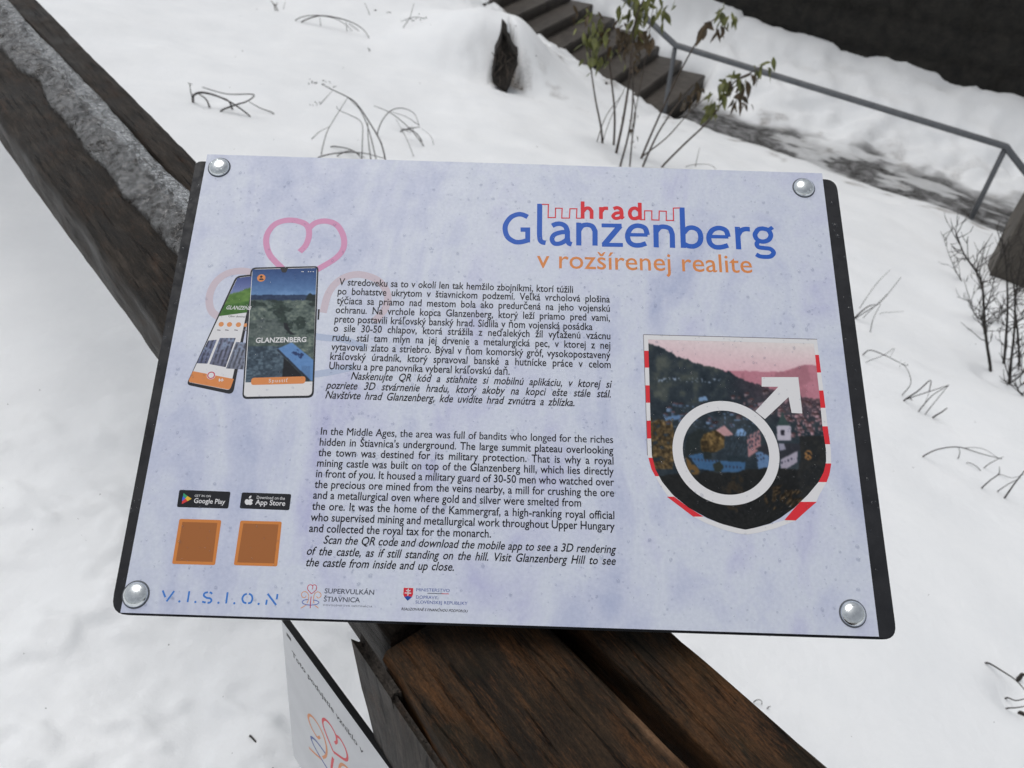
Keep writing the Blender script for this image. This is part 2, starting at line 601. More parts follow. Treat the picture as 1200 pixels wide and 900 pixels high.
RIM_SHADE = plain('bolt_contact_shade', (0.10, 0.11, 0.125), 0.5)  # thin dark ring that paints the contact shadow round each bolt head
# carriage bolts through the corners
def bolt(px, py, seed):
    c = S(px, py)
    rr = random.Random(seed)
    R = 0.0098
    prof = [(R, 0.0), (R * 1.0, 0.0008), (R * 0.97, 0.0016), (R * 0.86, 0.0030), (R * 0.68, 0.0042), (R * 0.45, 0.0050), (R * 0.2, 0.0054)]
    n = 40
    V, Fs = [], []
    for r, z in prof:
        for i in range(n):
            t = 2 * math.pi * i / n
            V.append((c.x + r * math.cos(t), c.y + r * math.sin(t), z))
    for k in range(len(prof) - 1):
        for i in range(n):
            j = (i + 1) % n
            Fs.append((k * n + i, k * n + j, (k + 1) * n + j, (k + 1) * n + i))
    V.append((c.x, c.y, 0.0055))
    for i in range(n):
        Fs.append(((len(prof) - 1) * n + i, (len(prof) - 1) * n + (i + 1) % n, len(V) - 1))
    # raised marks round the head
    for k in range(4):
        t0 = rr.random() * 6.28
        a0 = len(V)
        for j in range(5):
            t = t0 + j * 0.07
            for r, dz in ((R * 0.60, 0.0002), (R * 0.64, 0.0007), (R * 0.69, 0.0002)):
                zz = np.interp(-r, [-p[0] for p in prof], [p[1] for p in prof])
                V.append((c.x + r * math.cos(t), c.y + r * math.sin(t), zz + dz))
        for j in range(4):
            for l in range(2):
                b0 = a0 + j * 3 + l
                Fs.append((b0, b0 + 3, b0 + 4, b0 + 1))
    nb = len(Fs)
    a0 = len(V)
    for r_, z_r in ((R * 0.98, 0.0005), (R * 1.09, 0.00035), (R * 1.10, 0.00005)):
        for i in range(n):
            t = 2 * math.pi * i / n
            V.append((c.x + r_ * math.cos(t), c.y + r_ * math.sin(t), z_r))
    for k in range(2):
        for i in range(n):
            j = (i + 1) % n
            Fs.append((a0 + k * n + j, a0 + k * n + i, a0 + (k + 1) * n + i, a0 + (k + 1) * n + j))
    mesh_obj('bolt', V, Fs, [BOLT, RIM_SHADE], sign, smooth=True, fmat=[0] * nb + [1] * (len(Fs) - nb))
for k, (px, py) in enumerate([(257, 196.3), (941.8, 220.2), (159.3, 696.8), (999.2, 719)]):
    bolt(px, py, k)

# brackets that carry the board on the railing (behind it)
for xx in (0.22, 0.40):
    bm = bmesh.new()
    prof = [(0.012, -0.0156), (0.33, -0.0156), (0.33, -0.165), (0.30, -0.19), (0.05, -0.048), (0.012, -0.03)]
    A_ = [bm.verts.new((xx - 0.01, y, z)) for y, z in prof]
    B_ = [bm.verts.new((xx + 0.01, y, z)) for y, z in prof]
    bm.faces.new(A_); bm.faces.new(B_[::-1])
    for i in range(len(prof)):
        j = (i + 1) % len(prof)
        bm.faces.new((A_[i], B_[i], B_[j], A_[j]))
    bmesh.ops.recalc_face_normals(bm, faces=bm.faces)
    bm_obj('bracket', bm, RUBBER, sign)

L1, L2, L3, L4 = 0.00025, 0.00045, 0.00065, 0.00085
# ---- faint heart and curls behind the telephones
cH = crop(180, 170, 2.9025)
pr = Print(L1 * 0.6)
hw = up(330, 300, 6.3)
pr.stroke([cH(*p[:2]) for p in smooth_curve([(750, 600, 0), (785, 560, 0), (796, 510, 0), (765, 462, 0), (700, 440, 0), (640, 455, 0), (597, 500, 0), (576, 570, 0)], 6)], hw * 1.2, INK['pale_orange'])
pr.build('pale_swirl_print', sheet)
pr = Print(L1 * 0.6)
pr.stroke([cH(*p[:2]) for p in smooth_curve([(345, 436, 0), (300, 428, 0), (250, 437, 0), (210, 468, 0), (190, 515, 0), (196, 562, 0), (228, 590, 0)], 6)], hw * 1.2, INK['pale_orange'])
pr.build('pale_swirl_print', sheet)
pr = Print(L1 * 0.6)
pr.stroke([cH(*p[:2]) for p in smooth_curve([(545, 650, 0), (590, 656, 0), (650, 662, 0), (720, 690, 0)], 6)], hw * 1.1, INK['pale_blue'])
pr.build('pale_swirl_print', sheet)
pr = Print(L1 * 0.6)
pr.stroke([cH(*p[:2]) for p in smooth_curve([(545, 780, 0), (600, 772, 0), (680, 755, 0)], 6)], hw * 1.1, INK['pale_blue'])
pr.build('pale_swirl_print', sheet)
pr = Print(L1)
pr.stroke([cH(*p[:2]) for p in smooth_curve([(497, 363, 0), (518, 340, 0), (529, 305, 0), (522, 274, 0), (492, 259, 0), (452, 256, 0), (412, 270, 0), (387, 303, 0), (384, 340, 0), (398, 378, 0), (438, 420, 0)], 7)], hw, INK['pink'])
pr.stroke([cH(*p[:2]) for p in smooth_curve([(524, 287, 0), (552, 264, 0), (590, 259, 0), (625, 274, 0), (646, 312, 0), (645, 352, 0), (618, 386, 0), (556, 424, 0)], 7)], hw, INK['pink'], z=L1 + 0.00003)
pr.build('pink_heart_print', sheet)

# ---- painted photographs: a fine grid of vertices, each given a colour worked out from shapes and noise
def inpoly(x, y, P):
    x = np.asarray(x); y = np.asarray(y)
    r = np.zeros(x.shape, bool)
    n = len(P)
    for i in range(n):
        x0, y0 = P[i]; x1, y1 = P[(i + 1) % n]
        if y0 == y1:
            continue
        c_ = (y0 > y) != (y1 > y)
        r ^= c_ & (x < (x1 - x0) * (y - y0) / (y1 - y0) + x0)
    return r

def painted(name, X, Y, conv, z, colour, parent, label=None):
    ny, nx = X.shape
    # conv is a projective map; take it point by point through the plane of the sheet
    P = [conv(float(a_), float(b_)) for a_, b_ in zip(X.ravel(), Y.ravel())]
    V = [(p.x, p.y, z * ZS) for p in P]
    idx = np.arange(nx * ny).reshape(ny, nx)
    Fs = np.stack([idx[:-1, :-1], idx[1:, :-1], idx[1:, 1:], idx[:-1, 1:]], -1).reshape(-1, 4).tolist()
    o = mesh_obj(name, V, Fs, PAINT, parent)
    C = np.clip(colour(X, Y), 0, 255)
    for _ in range(2):                                  # printed photographs are a little soft
        D = np.pad(C, ((1, 1), (1, 1), (0, 0)), mode='edge')
        C = (2 * D[1:-1, 1:-1] + D[:-2, 1:-1] + D[2:, 1:-1] + D[1:-1, :-2] + D[1:-1, 2:]) / 6
    rgb = np.clip(lin(C) * PK, 0, 0.9)
    arr = np.ones((nx * ny, 4))
    arr[:, :3] = rgb.reshape(-1, 3)
    at_ = o.data.attributes.new('paint', 'FLOAT_COLOR', 'POINT')
    at_.data.foreach_set('color', arr.ravel())
    if label:
        o['label'] = label
    return o

def put(C, mask, rgb):
    C[mask] = rgb

# shield with the view of a town
cS = crop(720, 370, 1 / 0.3)
inL = [(92, 132), (300, 138), (440, 142), (545, 146), (600, 160), (650, 187), (700, 228), (750, 290), (790, 362), (812, 415), (828, 470), (836, 512)]
inR = [(108, 779), (300, 800), (440, 813), (520, 826), (570, 827), (610, 818), (650, 797), (700, 755), (750, 703), (790, 648), (812, 608), (828, 550), (836, 512)]
ouL = [(75, 114), (300, 121), (440, 125), (545, 130), (600, 145), (650, 172), (700, 205), (750, 262), (785, 312), (812, 362), (836, 425), (850, 480), (855, 515)]
ouR = [(93, 791), (300, 817), (440, 834), (520, 845), (577, 847), (620, 840), (650, 829), (700, 800), (727, 789), (760, 752), (800, 700), (830, 632), (848, 560), (855, 515)]
ip = lambda y, T: np.interp(y, [t[0] for t in T], [t[1] for t in T])

def town(x, y):
    C = np.zeros(x.shape + (3,))
    n1 = fbm(x / 60, y / 60, 3, 5); n2 = fbm(x / 16, y / 16, 9, 4); n3 = vnoise(x / 6, y / 6, 21)
    g = np.clip((y - 92) / 150, 0, 1)[..., None]
    gx = np.clip((x - 130) / 650, 0, 1)[..., None]
    C[:] = (1 - g) * np.array([226, 206, 210]) + g * np.array([222, 178, 188]) + gx * (1 - g) * np.array([4, 24, 16])
    far = y > np.interp(x, [430, 520, 600, 655, 700, 740, 780, 830], [212, 213, 216, 216, 202, 188, 190, 205]) + n2 * 6
    put(C, far, (188, 128, 142))
    fh = far & (n1 > 0.5)
    C[fh] = C[fh] * 0.9
    hill = y > np.interp(x, [130, 165, 200, 240, 270, 300, 350, 400, 450, 490, 540, 600, 680, 760, 840], [106, 120, 134, 156, 168, 176, 196, 202, 222, 244, 262, 280, 300, 320, 330]) + (n2 - 0.5) * 18
    base = np.stack([20 + 34 * n1 + 30 * n2 * n1, 32 + 32 * n1 + 26 * n2 * n1, 42 + 30 * n1 + 22 * n2 * n1], -1)
    warm = np.clip((x - 430) / 330, 0, 1) * np.clip((430 - y) / 160, 0, 1)
    base = base * (1 - warm[..., None]) + np.array([112, 78, 88]) * warm[..., None] * (0.65 + 0.6 * n2[..., None])
    C[hill] = base[hill]
    sl = (hill * sstep(0.48, 0.66, n1) * (y < 340) * (x < 540))[..., None]
    C = C + sl * np.array([16, 14, 5]) * (0.5 + n2[..., None])
    # rows of far houses
    sp = hill & (n3 > 0.80) & (np.abs(y - 243 - 0.03 * x) < 9) & (x > 150) & (x < 420)
    put(C, sp, (140, 156, 176))
    sp = hill & (n3 > 0.80) & (n1 > 0.40) & (y > 300) & (y < 470) & (x > 640)
    put(C, sp, (158, 126, 134))
    sp = hill & (n3 > 0.84) & (n1 > 0.42) & (y > 350) & (y < 440) & (x > 200) & (x < 560)
    put(C, sp, (92, 116, 144))
    put(C, inpoly(x, y, [(328, 320), (358, 314), (366, 330), (330, 336)]), (120, 150, 186))
    put(C, inpoly(x, y, [(195, 395), (255, 388), (262, 404), (200, 410)]), (96, 126, 164))
    put(C, inpoly(x, y, [(545, 345), (590, 335), (600, 352), (560, 362)]), (150, 132, 142))
    # autumn trees left
    t_ = (x < 215 + 30 * n1) & (y > 385 + 40 * n2) & (y < 600) & (n2 > 0.30)
    C[t_] = (np.array([96, 80, 54]) * (0.2 + 1.3 * n2[..., None] * (0.5 + n3[..., None])))[t_]
    # many small houses down in the valley and up the far slope
    hr = np.random.default_rng(8)
    for k in range(150):
        if k < 75:
            cx, cy = hr.uniform(640, 815), hr.uniform(300, 470); wall_ = np.array([170, 138, 146]) * hr.uniform(0.6, 1.1)
        elif k < 115:
            cx, cy = hr.uniform(190, 560), hr.uniform(345, 440); wall_ = np.array([100, 122, 150]) * hr.uniform(0.6, 1.15)
        else:
            cx, cy = hr.uniform(450, 700), hr.uniform(290, 400); wall_ = np.array([140, 124, 132]) * hr.uniform(0.55, 1.05)
        hw_, hh_ = hr.uniform(4, 11), hr.uniform(3, 7)
        body = (np.abs(x - cx) < hw_) & (np.abs(y - cy) < hh_)
        put(C, body & hill, tuple(wall_))
        put(C, body & hill & (x > cx + hw_ * 0.3), tuple(wall_ * 0.7))
        roof_ = (y < cy - hh_ + 1) & (y > cy - hh_ * 2.2 + np.abs(x - cx - 1) * 0.5)
        put(C, roof_ & hill & (np.abs(x - cx) < hw_ * 1.25), tuple(np.array([84, 62, 66]) * hr.uniform(0.6, 1.2)))
    # castle roofs and walls
    put(C, inpoly(x, y, [(270, 545), (285, 470), (330, 440), (380, 455), (380, 560), (300, 600)]), (36, 44, 46))
    put(C, inpoly(x, y, [(380, 455), (430, 428), (470, 470), (430, 470), (400, 475)]), (186, 146, 148))
    t_ = inpoly(x, y, [(335, 490), (350, 462), (395, 446), (435, 475), (430, 515), (390, 535), (340, 530)])
    C[t_] = (np.array([98, 80, 50]) * (0.25 + 1.2 * n2[..., None] * (0.5 + n3[..., None])))[t_]
    put(C, inpoly(x, y, [(430, 475), (540, 440), (572, 450), (530, 545), (520, 556), (428, 540)]), (44, 54, 62))
    put(C, inpoly(x, y, [(518, 472), (566, 445), (572, 500), (570, 520), (522, 555)]), (168, 126, 130))
    put(C, inpoly(x, y, [(470, 470), (480, 445), (500, 440), (515, 455), (512, 470)]), (126, 162, 206))
    w_ = inpoly(x, y, [(525, 490), (562, 470), (562, 500), (526, 522)]) & (vnoise(x / 9, y / 9, 5) > 0.62)
    put(C, w_, (90, 66, 76))
    put(C, inpoly(x, y, [(288, 546), (345, 536), (350, 560), (430, 568), (512, 570), (508, 612), (430, 612), (330, 598)]), (62, 98, 136))
    put(C, inpoly(x, y, [(440, 545), (520, 552), (508, 572), (440, 568)]), (38, 50, 58))
    put(C, inpoly(x, y, [(552, 535), (606, 520), (604, 605), (566, 622)]), (96, 126, 164))
    put(C, inpoly(x, y, [(550, 520), (600, 495), (680, 500), (740, 498), (742, 520), (650, 560), (600, 545)]), (48, 50, 58))
    put(C, inpoly(x, y, [(648, 562), (716, 528), (714, 572), (650, 612)]), (164, 158, 174))
    put(C, inpoly(x, y, [(618, 620), (648, 610), (646, 655), (622, 658)]), (84, 118, 170))
    put(C, inpoly(x, y, [(640, 500), (664, 498), (668, 522), (646, 528)]), (150, 150, 168))
    put(C, inpoly(x, y, [(634, 432), (660, 420), (690, 432), (690, 488), (636, 488)]), (184, 180, 194))
    put(C, inpoly(x, y, [(650, 446), (664, 446), (664, 468), (650, 468)]), (42, 42, 52))
    put(C, inpoly(x, y, [(636, 428), (648, 395), (656, 372), (664, 395), (686, 428)]), (56, 74, 74))
    for px_, py_, cols_, rows_ in ((528, 478, 4, 3), (300, 560, 9, 1), (395, 585, 8, 1), (560, 548, 3, 2), (655, 575, 4, 1)):
        for i_ in range(cols_):
            for j_ in range(rows_):
                wx, wy = px_ + i_ * (12 if cols_ < 6 else 14), py_ + j_ * 18 - (i_ * 5 if cols_ < 6 else -i_ * 1.2)
                put(C, (np.abs(x - wx) < 2.6) & (np.abs(y - wy) < 4), (48, 50, 66))
    sh = inpoly(x, y, [(430, 475), (540, 440), (572, 450), (530, 545), (520, 556), (428, 540)]) & (np.sin(x * 0.5 + y * 0.22) > 0.4) & (n2 > 0.45)
    put(C, sh, (62, 76, 88))
    t_ = inpoly(x, y, [(275, 548), (300, 570), (330, 600), (380, 640), (350, 650), (290, 610)]) & (n2 > 0.35)
    put(C, t_, (108, 84, 50))
    t_ = inpoly(x, y, [(385, 580), (410, 568), (428, 590), (415, 612), (390, 606)])
    put(C, t_, (44, 50, 46))
    # dark foreground
    fg = (y > 612 + 26 * (n1 - 0.5) - 0.06 * (x - 400)) & (y > 590)
    C[fg] = np.stack([22 + 16 * n2, 25 + 14 * n2, 27 + 12 * n2], -1)[fg]
    fg = (x > 742 - 30 * n1) & (y > 470)
    C[fg] = np.stack([28 + 22 * n2, 32 + 18 * n2, 36 + 12 * n2], -1)[fg]
    b_ = fg | (y > 600)
    b_ &= (((x - 660) / 75) ** 2 + ((y - 712) / 52) ** 2 < 1) & (n2 > 0.5)
    C[b_] = (np.array([104, 86, 62]) * (0.2 + 1.1 * n3[..., None] * n2[..., None]))[b_]
    b_ = (((x - 465) / 50) ** 2 + ((y - 690) / 80) ** 2 < 1) & (n2 > 0.60) & (y > 620)
    C[b_] = (50, 44, 36)
    b_ = (((x - 757) / 15) ** 2 + ((y - 545) / 20) ** 2 < 1) & (n3 > 0.4)
    C[b_] = (150, 108, 66)
    return C + (n3[..., None] - 0.5) * 12

rows = np.concatenate([np.linspace(92, 780, 235), np.linspace(783, 835.5, 26)])
U = np.linspace(0, 1, 250)
Ygrid = np.repeat(rows[:, None], len(U), 1)
topy = np.interp(U, [0, 1], [92, 108])
k_ = np.clip((rows - 92) / 250, 0, 1)
Ygrid = Ygrid + (1 - k_)[:, None] * (topy - 92)[None, :]
Xgrid = ip(Ygrid, inL) * (1 - U)[None, :] + ip(Ygrid, inR) * U[None, :]
painted('town_photo_print', Xgrid, Ygrid, cS, L1, town, sheet, 'shield shaped print of a dark wooded town under a pink sky')

# red and white border of the shield
pr = Print(L2)
tickL = [75, 137, 203, 272, 340, 410, 480, 555, 627, 707]
tickR = [93, 153, 222, 292, 360, 432, 502, 577, 650, 727]
def border(ticks, IN, OU):
    for i, y0 in enumerate(ticks):
        y1 = ticks[i + 1] if i + 1 < len(ticks) else None
        mat = INK['red'] if i % 2 else INK['white']
        if y1 is not None:
            ys = np.linspace(y0, y1, 9)
            pr.strip([cS(float(ip(y, OU)), y) for y in ys], [cS(float(ip(max(y, IN[0][0]), IN)), y) for y in ys], mat)
border(tickL, inL, ouL)
border(tickR, inR, ouR)
pr.poly([cS(*p) for p in [(205, 707), (262, 750), (308, 785), (348, 785), (290, 750), (233, 707)]], INK['red'])
pr.poly([cS(*p) for p in [(790, 727), (752, 760), (708, 800), (664, 798), (703, 752), (727, 727)]], INK['red'])
bo = [(308, 785), (362, 812), (425, 836), (480, 850), (515, 855), (560, 848), (632, 830), (708, 800)]
bi = [(346, 785), (372, 797), (425, 815), (478, 829), (512, 836), (552, 828), (610, 814), (666, 799)]
pr.strip([cS(*p) for p in bo], [cS(*p) for p in bi], INK['white'])
pr.strip([cS(114, 75), cS(791, 93)], [cS(131, 93), cS(779, 109)], INK['white'], L2 + 0.00005)
pr.stroke([cS(113, 74), cS(792, 92)], 0.0006, INK['hair'], z=L2 + 0.0001)
pr.stroke([cS(113, 74), cS(121, 300), cS(129, 545)], 0.0005, INK['hair'], z=L2 + 0.0001)
pr.build('striped_border_print', sheet)

# ring with an arrow
pr = Print(L3)
cc = (cS(437, 531) + cS(434, 533)) / 2
ro, ri = 0.0448, 0.0362
ring_o = [(cc.x + ro * math.cos(t), cc.y + ro * math.sin(t)) for t in np.linspace(0, 2 * math.pi, 73)]
ring_i = [(cc.x + ri * math.cos(t), cc.y + ri * math.sin(t)) for t in np.linspace(0, 2 * math.pi, 73)]
pr.strip(ring_o, ring_i, INK['white'])
pr.poly([cS(*p) for p in [(575, 240), (718, 240), (734, 382), (692, 380), (680, 318), (588, 404), (550, 373), (640, 278), (575, 277)]], INK['white'], L3 + 0.00004)
pr.build('ring_and_arrow_print', sheet)

# ---- the two telephones
cP = crop(200, 250, 3.915)
def bil(Q, nx, ny):
    u = np.linspace(0, 1, nx)[None, :]; v = np.linspace(0, 1, ny)[:, None]
    f = lambda k: (Q[0][k] * (1 - u) + Q[1][k] * u) * (1 - v) + (Q[3][k] * (1 - u) + Q[2][k] * u) * v
    return f(0), f(1)
# back one
pr = Print(L1 * 1.3)
pr.poly([cP(*p) for p in rounded([(300, 288), (392, 278), (286, 832), (72, 786)], [22, 5, 26, 20])], INK['phone'])
pr.poly([cP(*p) for p in rounded([(306, 296), (385, 286), (272, 812), (80, 774)], [16, 4, 16, 12])], INK['white'], L1 * 1.3 + 0.00006)
pr.poly([cP(*p) for p in rounded([(102, 724), (290, 760), (272, 810), (80, 773)], [3, 3, 14, 12])], INK['orange'], L1 * 1.3 + 0.00012)
for x, y, r in ((232, 509, 12), (270, 510, 12), (311, 511, 12), (344, 513, 9)):
    c0 = cP(x, y)
    pr.disc(c0, (cP(x + r, y) - c0).length, INK['logo_orange'], z=L1 * 1.3 + 0.00012)
c0 = cP(186, 743)
pr.disc(c0, (cP(206, 743) - c0).length, INK['white'], z=L1 * 1.3 + 0.00018)
pr.stroke([c0 + Vector((0.0029 * math.cos(t), 0.0029 * math.sin(t))) for t in np.linspace(0, 2 * math.pi, 17)[:-1]], 0.0009, INK['logo_red'], closed=True, z=L1 * 1.3 + 0.00024)
for x in (226, 238):
    pr.stroke([cP(x - 6, 764), cP(x + 5, 766)], 0.0008, INK['white'], z=L1 * 1.3 + 0.0002)
    pr.stroke([cP(x - 1, 758), cP(x - 3, 772)], 0.0008, INK['white'], z=L1 * 1.3 + 0.0002)
pr.text('Výber destinácie', cP(262, 476), cP(352, 479), up(275, 370, 1.5), INK['black'], shear=0.25, z=L1 * 1.3 + 0.0002)
for x in (221, 258, 300, 340):
    pr.stroke([cP(x - 8, 535), cP(x + 8, 537)], 0.0008, INK['hair'], z=L1 * 1.3 + 0.0002)
back_phone = pr.build('tilted_phone_print', sheet)
def hillpic(x, y):
    n = fbm(x / 14, y / 10, 31, 4)
    C = np.zeros(x.shape + (3,))
    g = np.clip((y - 290) / 90, 0, 1)[..., None]
    C[:] = (1 - g) * np.array([70, 84, 140]) + g * np.array([136, 150, 196])
    h = y > 362 - 0.28 * (x - 300) + 16 * (n - 0.5)
    C[h] = np.stack([62 + 60 * n, 100 + 60 * n, 44 + 40 * n], -1)[h]
    h = y > 412 - 0.15 * (x - 300)
    C[h] = np.stack([40 + 50 * n, 84 + 50 * n, 34 + 30 * n], -1)[h]
    return C
x_, y_ = bil([(307, 297), (384, 287), (350, 455), (222, 472)], 40, 50)
painted('hill_photo_print', x_, y_, cP, L1 * 1.3 + 0.00015, hillpic, sheet)
def facade(seed, tone):
    def f(x, y):
        n = fbm(x / 9, y / 9, seed, 4)
        s_ = (np.sin(x / 3.1 + y / 9) > 0.2) & (n > 0.4)
        C = np.zeros(x.shape + (3,))
        g = np.clip((y - 570) / 120, 0, 1)[..., None]
        C[:] = (1 - g) * np.array([150, 168, 196]) + g * np.array(tone)
        b_ = n > 0.46 - 0.0012 * (y - 600)
        C[b_] = (np.array(tone) * (0.55 + 0.8 * n[..., None]))[b_]
        C[s_] = C[s_] * 0.62
        return C
    return f
for k, (Q, tone) in enumerate((([(172, 584), (212, 580), (168, 690), (118, 688)], (104, 110, 138)), ([(226, 572), (299, 572), (252, 706), (178, 692)], (112, 116, 138)), ([(300, 590), (345, 594), (334, 716), (254, 712)], (126, 132, 150)))):
    x_, y_ = bil(Q, 34, 44)
    painted('thumbnail_print', x_, y_, cP, L1 * 1.3 + 0.00015, facade(40 + k, tone), sheet)
pr = Print(L1 * 1.3 + 0.0003)
pr.text('GLANZENB', cP(253, 440), cP(366, 443), up(270, 360, 4.2), INK['white'], shear=0.28, cap=True, bold=0.012)
pr.build('phone_lettering', sheet)
# front one
zf = L2
pr = Print(zf)
pr.poly([cP(*p) for p in rounded([(367, 249), (679, 242), (656, 846), (328, 852)], [26, 20, 28, 24])], INK['phone'])
pr.poly([cP(*p) for p in rounded([(374, 256), (672, 249), (648, 836), (335, 842)], [20, 16, 22, 18])], INK['white'], zf + 0.00006)
pr.poly([cP(*p) for p in [(676, 440), (684, 440), (681, 488), (673, 488)]], INK['phone'])
pr.build('upright_phone_print', sheet)
def view(x, y):
    n1 = fbm(x / 46, y / 26, 51, 5); n2 = fbm(x / 11, y / 8, 61, 4)
    C = np.zeros(x.shape + (3,))
    g = np.clip((y - 256) / 115, 0, 1)[..., None]
    C[:] = (1 - g) * np.array([44, 74, 126]) + g * np.array([98, 136, 182])
    C += (np.clip(n1 - 0.5, 0, 1)[..., None]) * 60 * g
    h = y > 372 + 5 * n2
    C[h] = np.stack([28 + 20 * n2, 48 + 22 * n2, 84 + 14 * n2], -1)[h]
    h = y > 392 + 14 * n2
    C[h] = np.stack([52 + 66 * n1 * n2 * 2, 68 + 62 * n1 * n2 * 2, 70 + 50 * n1 * n2 * 2], -1)[h]
    d_ = h & (n1 < 0.43) & (y < 560)
    C[d_] = np.stack([28 + 30 * n2, 42 + 34 * n2, 44 + 24 * n2], -1)[d_]
    path = h & (((x - 440) / 90) ** 2 + ((y - 530) / 40) ** 2 < 0.8 + n1)
    C[path] = C[path] * 0.6 + np.array([96, 104, 106]) * 0.4
    r_ = (y > 610) & (x < 520)
    C[r_] = np.stack([36 + 70 * n2 * n1 * 2, 50 + 76 * n2 * n1 * 2, 64 + 76 * n2 * n1 * 2], -1)[r_]
    put(C, inpoly(x, y, [(618, 398), (630, 372), (640, 366), (655, 376), (664, 372), (664, 404)]), (24, 40, 44))
    put(C, inpoly(x, y, [(518, 500), (535, 505), (548, 540), (572, 558), (548, 556), (522, 528)]), (26, 32, 40))
    put(C, inpoly(x, y, [(490, 622), (556, 592), (664, 680), (660, 772), (636, 766)]), (98, 140, 192))
    put(C, inpoly(x, y, [(486, 626), (494, 622), (640, 764), (630, 768)]), (40, 50, 64))
    put(C, inpoly(x, y, [(554, 640), (580, 622), (612, 648), (598, 668)]) & (n2 > 0.42), (36, 56, 100))
    put(C, inpoly(x, y, [(520, 662), (600, 740), (600, 772), (510, 772)]), (24, 28, 36))
    q_ = (y > 700) & (x > 600) & (x < 640)
    C[q_] = C[q_] * 0.9
    return C + (n2[..., None] - 0.5) * 16
x_, y_ = bil([(376, 258), (670, 251), (651, 772), (343, 776)], 150, 260)
painted('landscape_photo_print', x_, y_, cP, zf + 0.00012, view, sheet)
pr = Print(zf + 0.00025)
pr.poly([cP(*p) for p in rounded([(502, 250), (540, 249), (530, 272), (512, 272)], 5)], INK['phone'])
pr.build('camera_notch_print', sheet)
pr = Print(zf + 0.00025)
pr.text('GLANZENBERG', cP(390, 594), cP(622, 590), up(330, 400, 5.6), INK['white'], cap=True, bold=0.022)
pr.build('phone_lettering', sheet)
pr = Print(zf + 0.00025)
pr.poly([cP(*p) for p in rounded([(371, 755), (620, 748), (617, 781), (368, 788)], 14)], INK['orange'])
pr.text('Spustiť', cP(450, 776), cP(536, 774), up(325, 447, 2.6), INK['white'], z=zf + 0.0003, char=1.25)
pr.build('button_print', sheet)
pr = Print(zf + 0.00025)
c0 = cP(416, 297)
pr.disc(c0, (cP(435, 297) - c0).length, INK['orange'])
pr.disc(cP(416, 291), 0.0012, INK['phone'], z=zf + 0.0003)
pr.poly([cP(*p) for p in [(405, 307), (409, 299), (423, 299), (428, 306)]], INK['phone'], z=zf + 0.0003)
pr.build('avatar_print', sheet)
pr = Print(zf + 0.00025)
for x in (600, 606, 630, 640, 652):
    pr.stroke([cP(x, 268), cP(x + 5, 268)], 0.0007, INK['white'])
pr.build('status_bar_print', sheet)

# ---- heading
cA, cB = crop(580, 225, 6.6667), crop(750, 225, 6.6667)
pr = Print(L1)
w = up(700, 270, 5.35)
sm = lambda c, pts, n=6: [c(*p[:2]) for p in smooth_curve([(a_, b_, 0) for a_, b_ in pts], n)]
B_ = INK['blue']
def st(pts, ww=w, m=B_, closed=False, z=None):
    pr.stroke(pts, ww, m, closed, z)
dz = [0]
def z_():
    dz[0] += 1
    return L1 + dz[0] * 0.000006
st(sm(cA, [(256, 195), (215, 177), (172, 176), (118, 204), (80, 270), (95, 345), (145, 385), (195, 392), (256, 378)]), z=z_())
st([cA(256, 394), cA(256, 294), cA(200, 294)], w * 0.95, z=z_())
st([cA(350, 92), cA(348, 330)] + sm(cA, [(349, 345), (354, 375), (370, 392), (396, 397)]), z=z_())
st(sm(cA, [(447, 264), (480, 250), (518, 250), (552, 270), (566, 308)]) + [cA(566, 355)] + sm(cA, [(570, 388), (580, 402), (600, 409)]), z=z_())
st(sm(cA, [(564, 312), (512, 316), (462, 335), (446, 370), (465, 402), (508, 402), (548, 382), (566, 362)]), w * 0.93, z=z_())
st([cA(655, 240), cA(655, 418)], z=z_())
st(sm(cA, [(658, 296), (680, 266), (718, 256), (760, 268), (782, 306)]) + [cA(782, 419)], z=z_())
st([cA(833, 261), cA(990, 263)], w * 0.85, z=z_())
st([cA(978, 264), cA(852, 412)], w * 1.1, z=z_())
st([cA(836, 412), cA(1000, 414)], w * 0.85, z=z_())
for c_, dx in ((cA, 0), (cB, 0)):
    if c_ is cA:
        bar = [(1040, 334), (1192, 336)]; o_ = [(1190, 336), (1176, 288), (1145, 268), (1102, 264), (1062, 284), (1037, 332), (1046, 385), (1082, 413), (1132, 416), (1181, 402)]
    else:
        bar = [(538, 348), (690, 351)]; o_ = [(689, 351), (674, 305), (640, 285), (600, 283), (560, 303), (538, 350), (548, 400), (585, 429), (635, 431), (688, 417)]
    st([c_(*p) for p in bar], w * 0.75, z=z_())
    st(sm(c_, o_), z=z_())
st([cB(123, 257), cB(127, 433)], z=z_())
st(sm(cB, [(128, 306), (155, 276), (193, 272), (234, 288), (252, 330)]) + [cB(254, 436)], z=z_())
st([cB(328, 121), cB(339, 437)], z=z_())
st(sm(cB, [(342, 318), (375, 284), (418, 280), (460, 305), (475, 355), (462, 400), (425, 423), (380, 422), (340, 404)]), z=z_())
st([cB(760, 272), cB(771, 448)], z=z_())
st(sm(cB, [(767, 335), (788, 302), (820, 290), (858, 291)]), z=z_())
st(sm(cB, [(960, 285), (1000, 298), (1022, 335), (1005, 373), (960, 388), (917, 373), (898, 335), (916, 299)])[:-1] + sm(cB, [(916, 299), (935, 288), (960, 285)])[:-1], w * 0.93, closed=True, z=z_())
st([cB(1000, 300), cB(1036, 276)], w * 0.8, z=z_())
st(sm(cB, [(925, 384), (912, 405), (925, 430), (970, 438), (1020, 446), (1044, 475), (1020, 503), (975, 507), (935, 502), (907, 487)]), w * 0.88, z=z_())
pr.build('blue_heading_lettering', sheet)
pr = Print(L2)
w2 = up(700, 250, 3.9)
RD = INK['red']
dz[0] = 40
st([cA(685, 74), cA(685, 208)], w2, RD, z=z_())
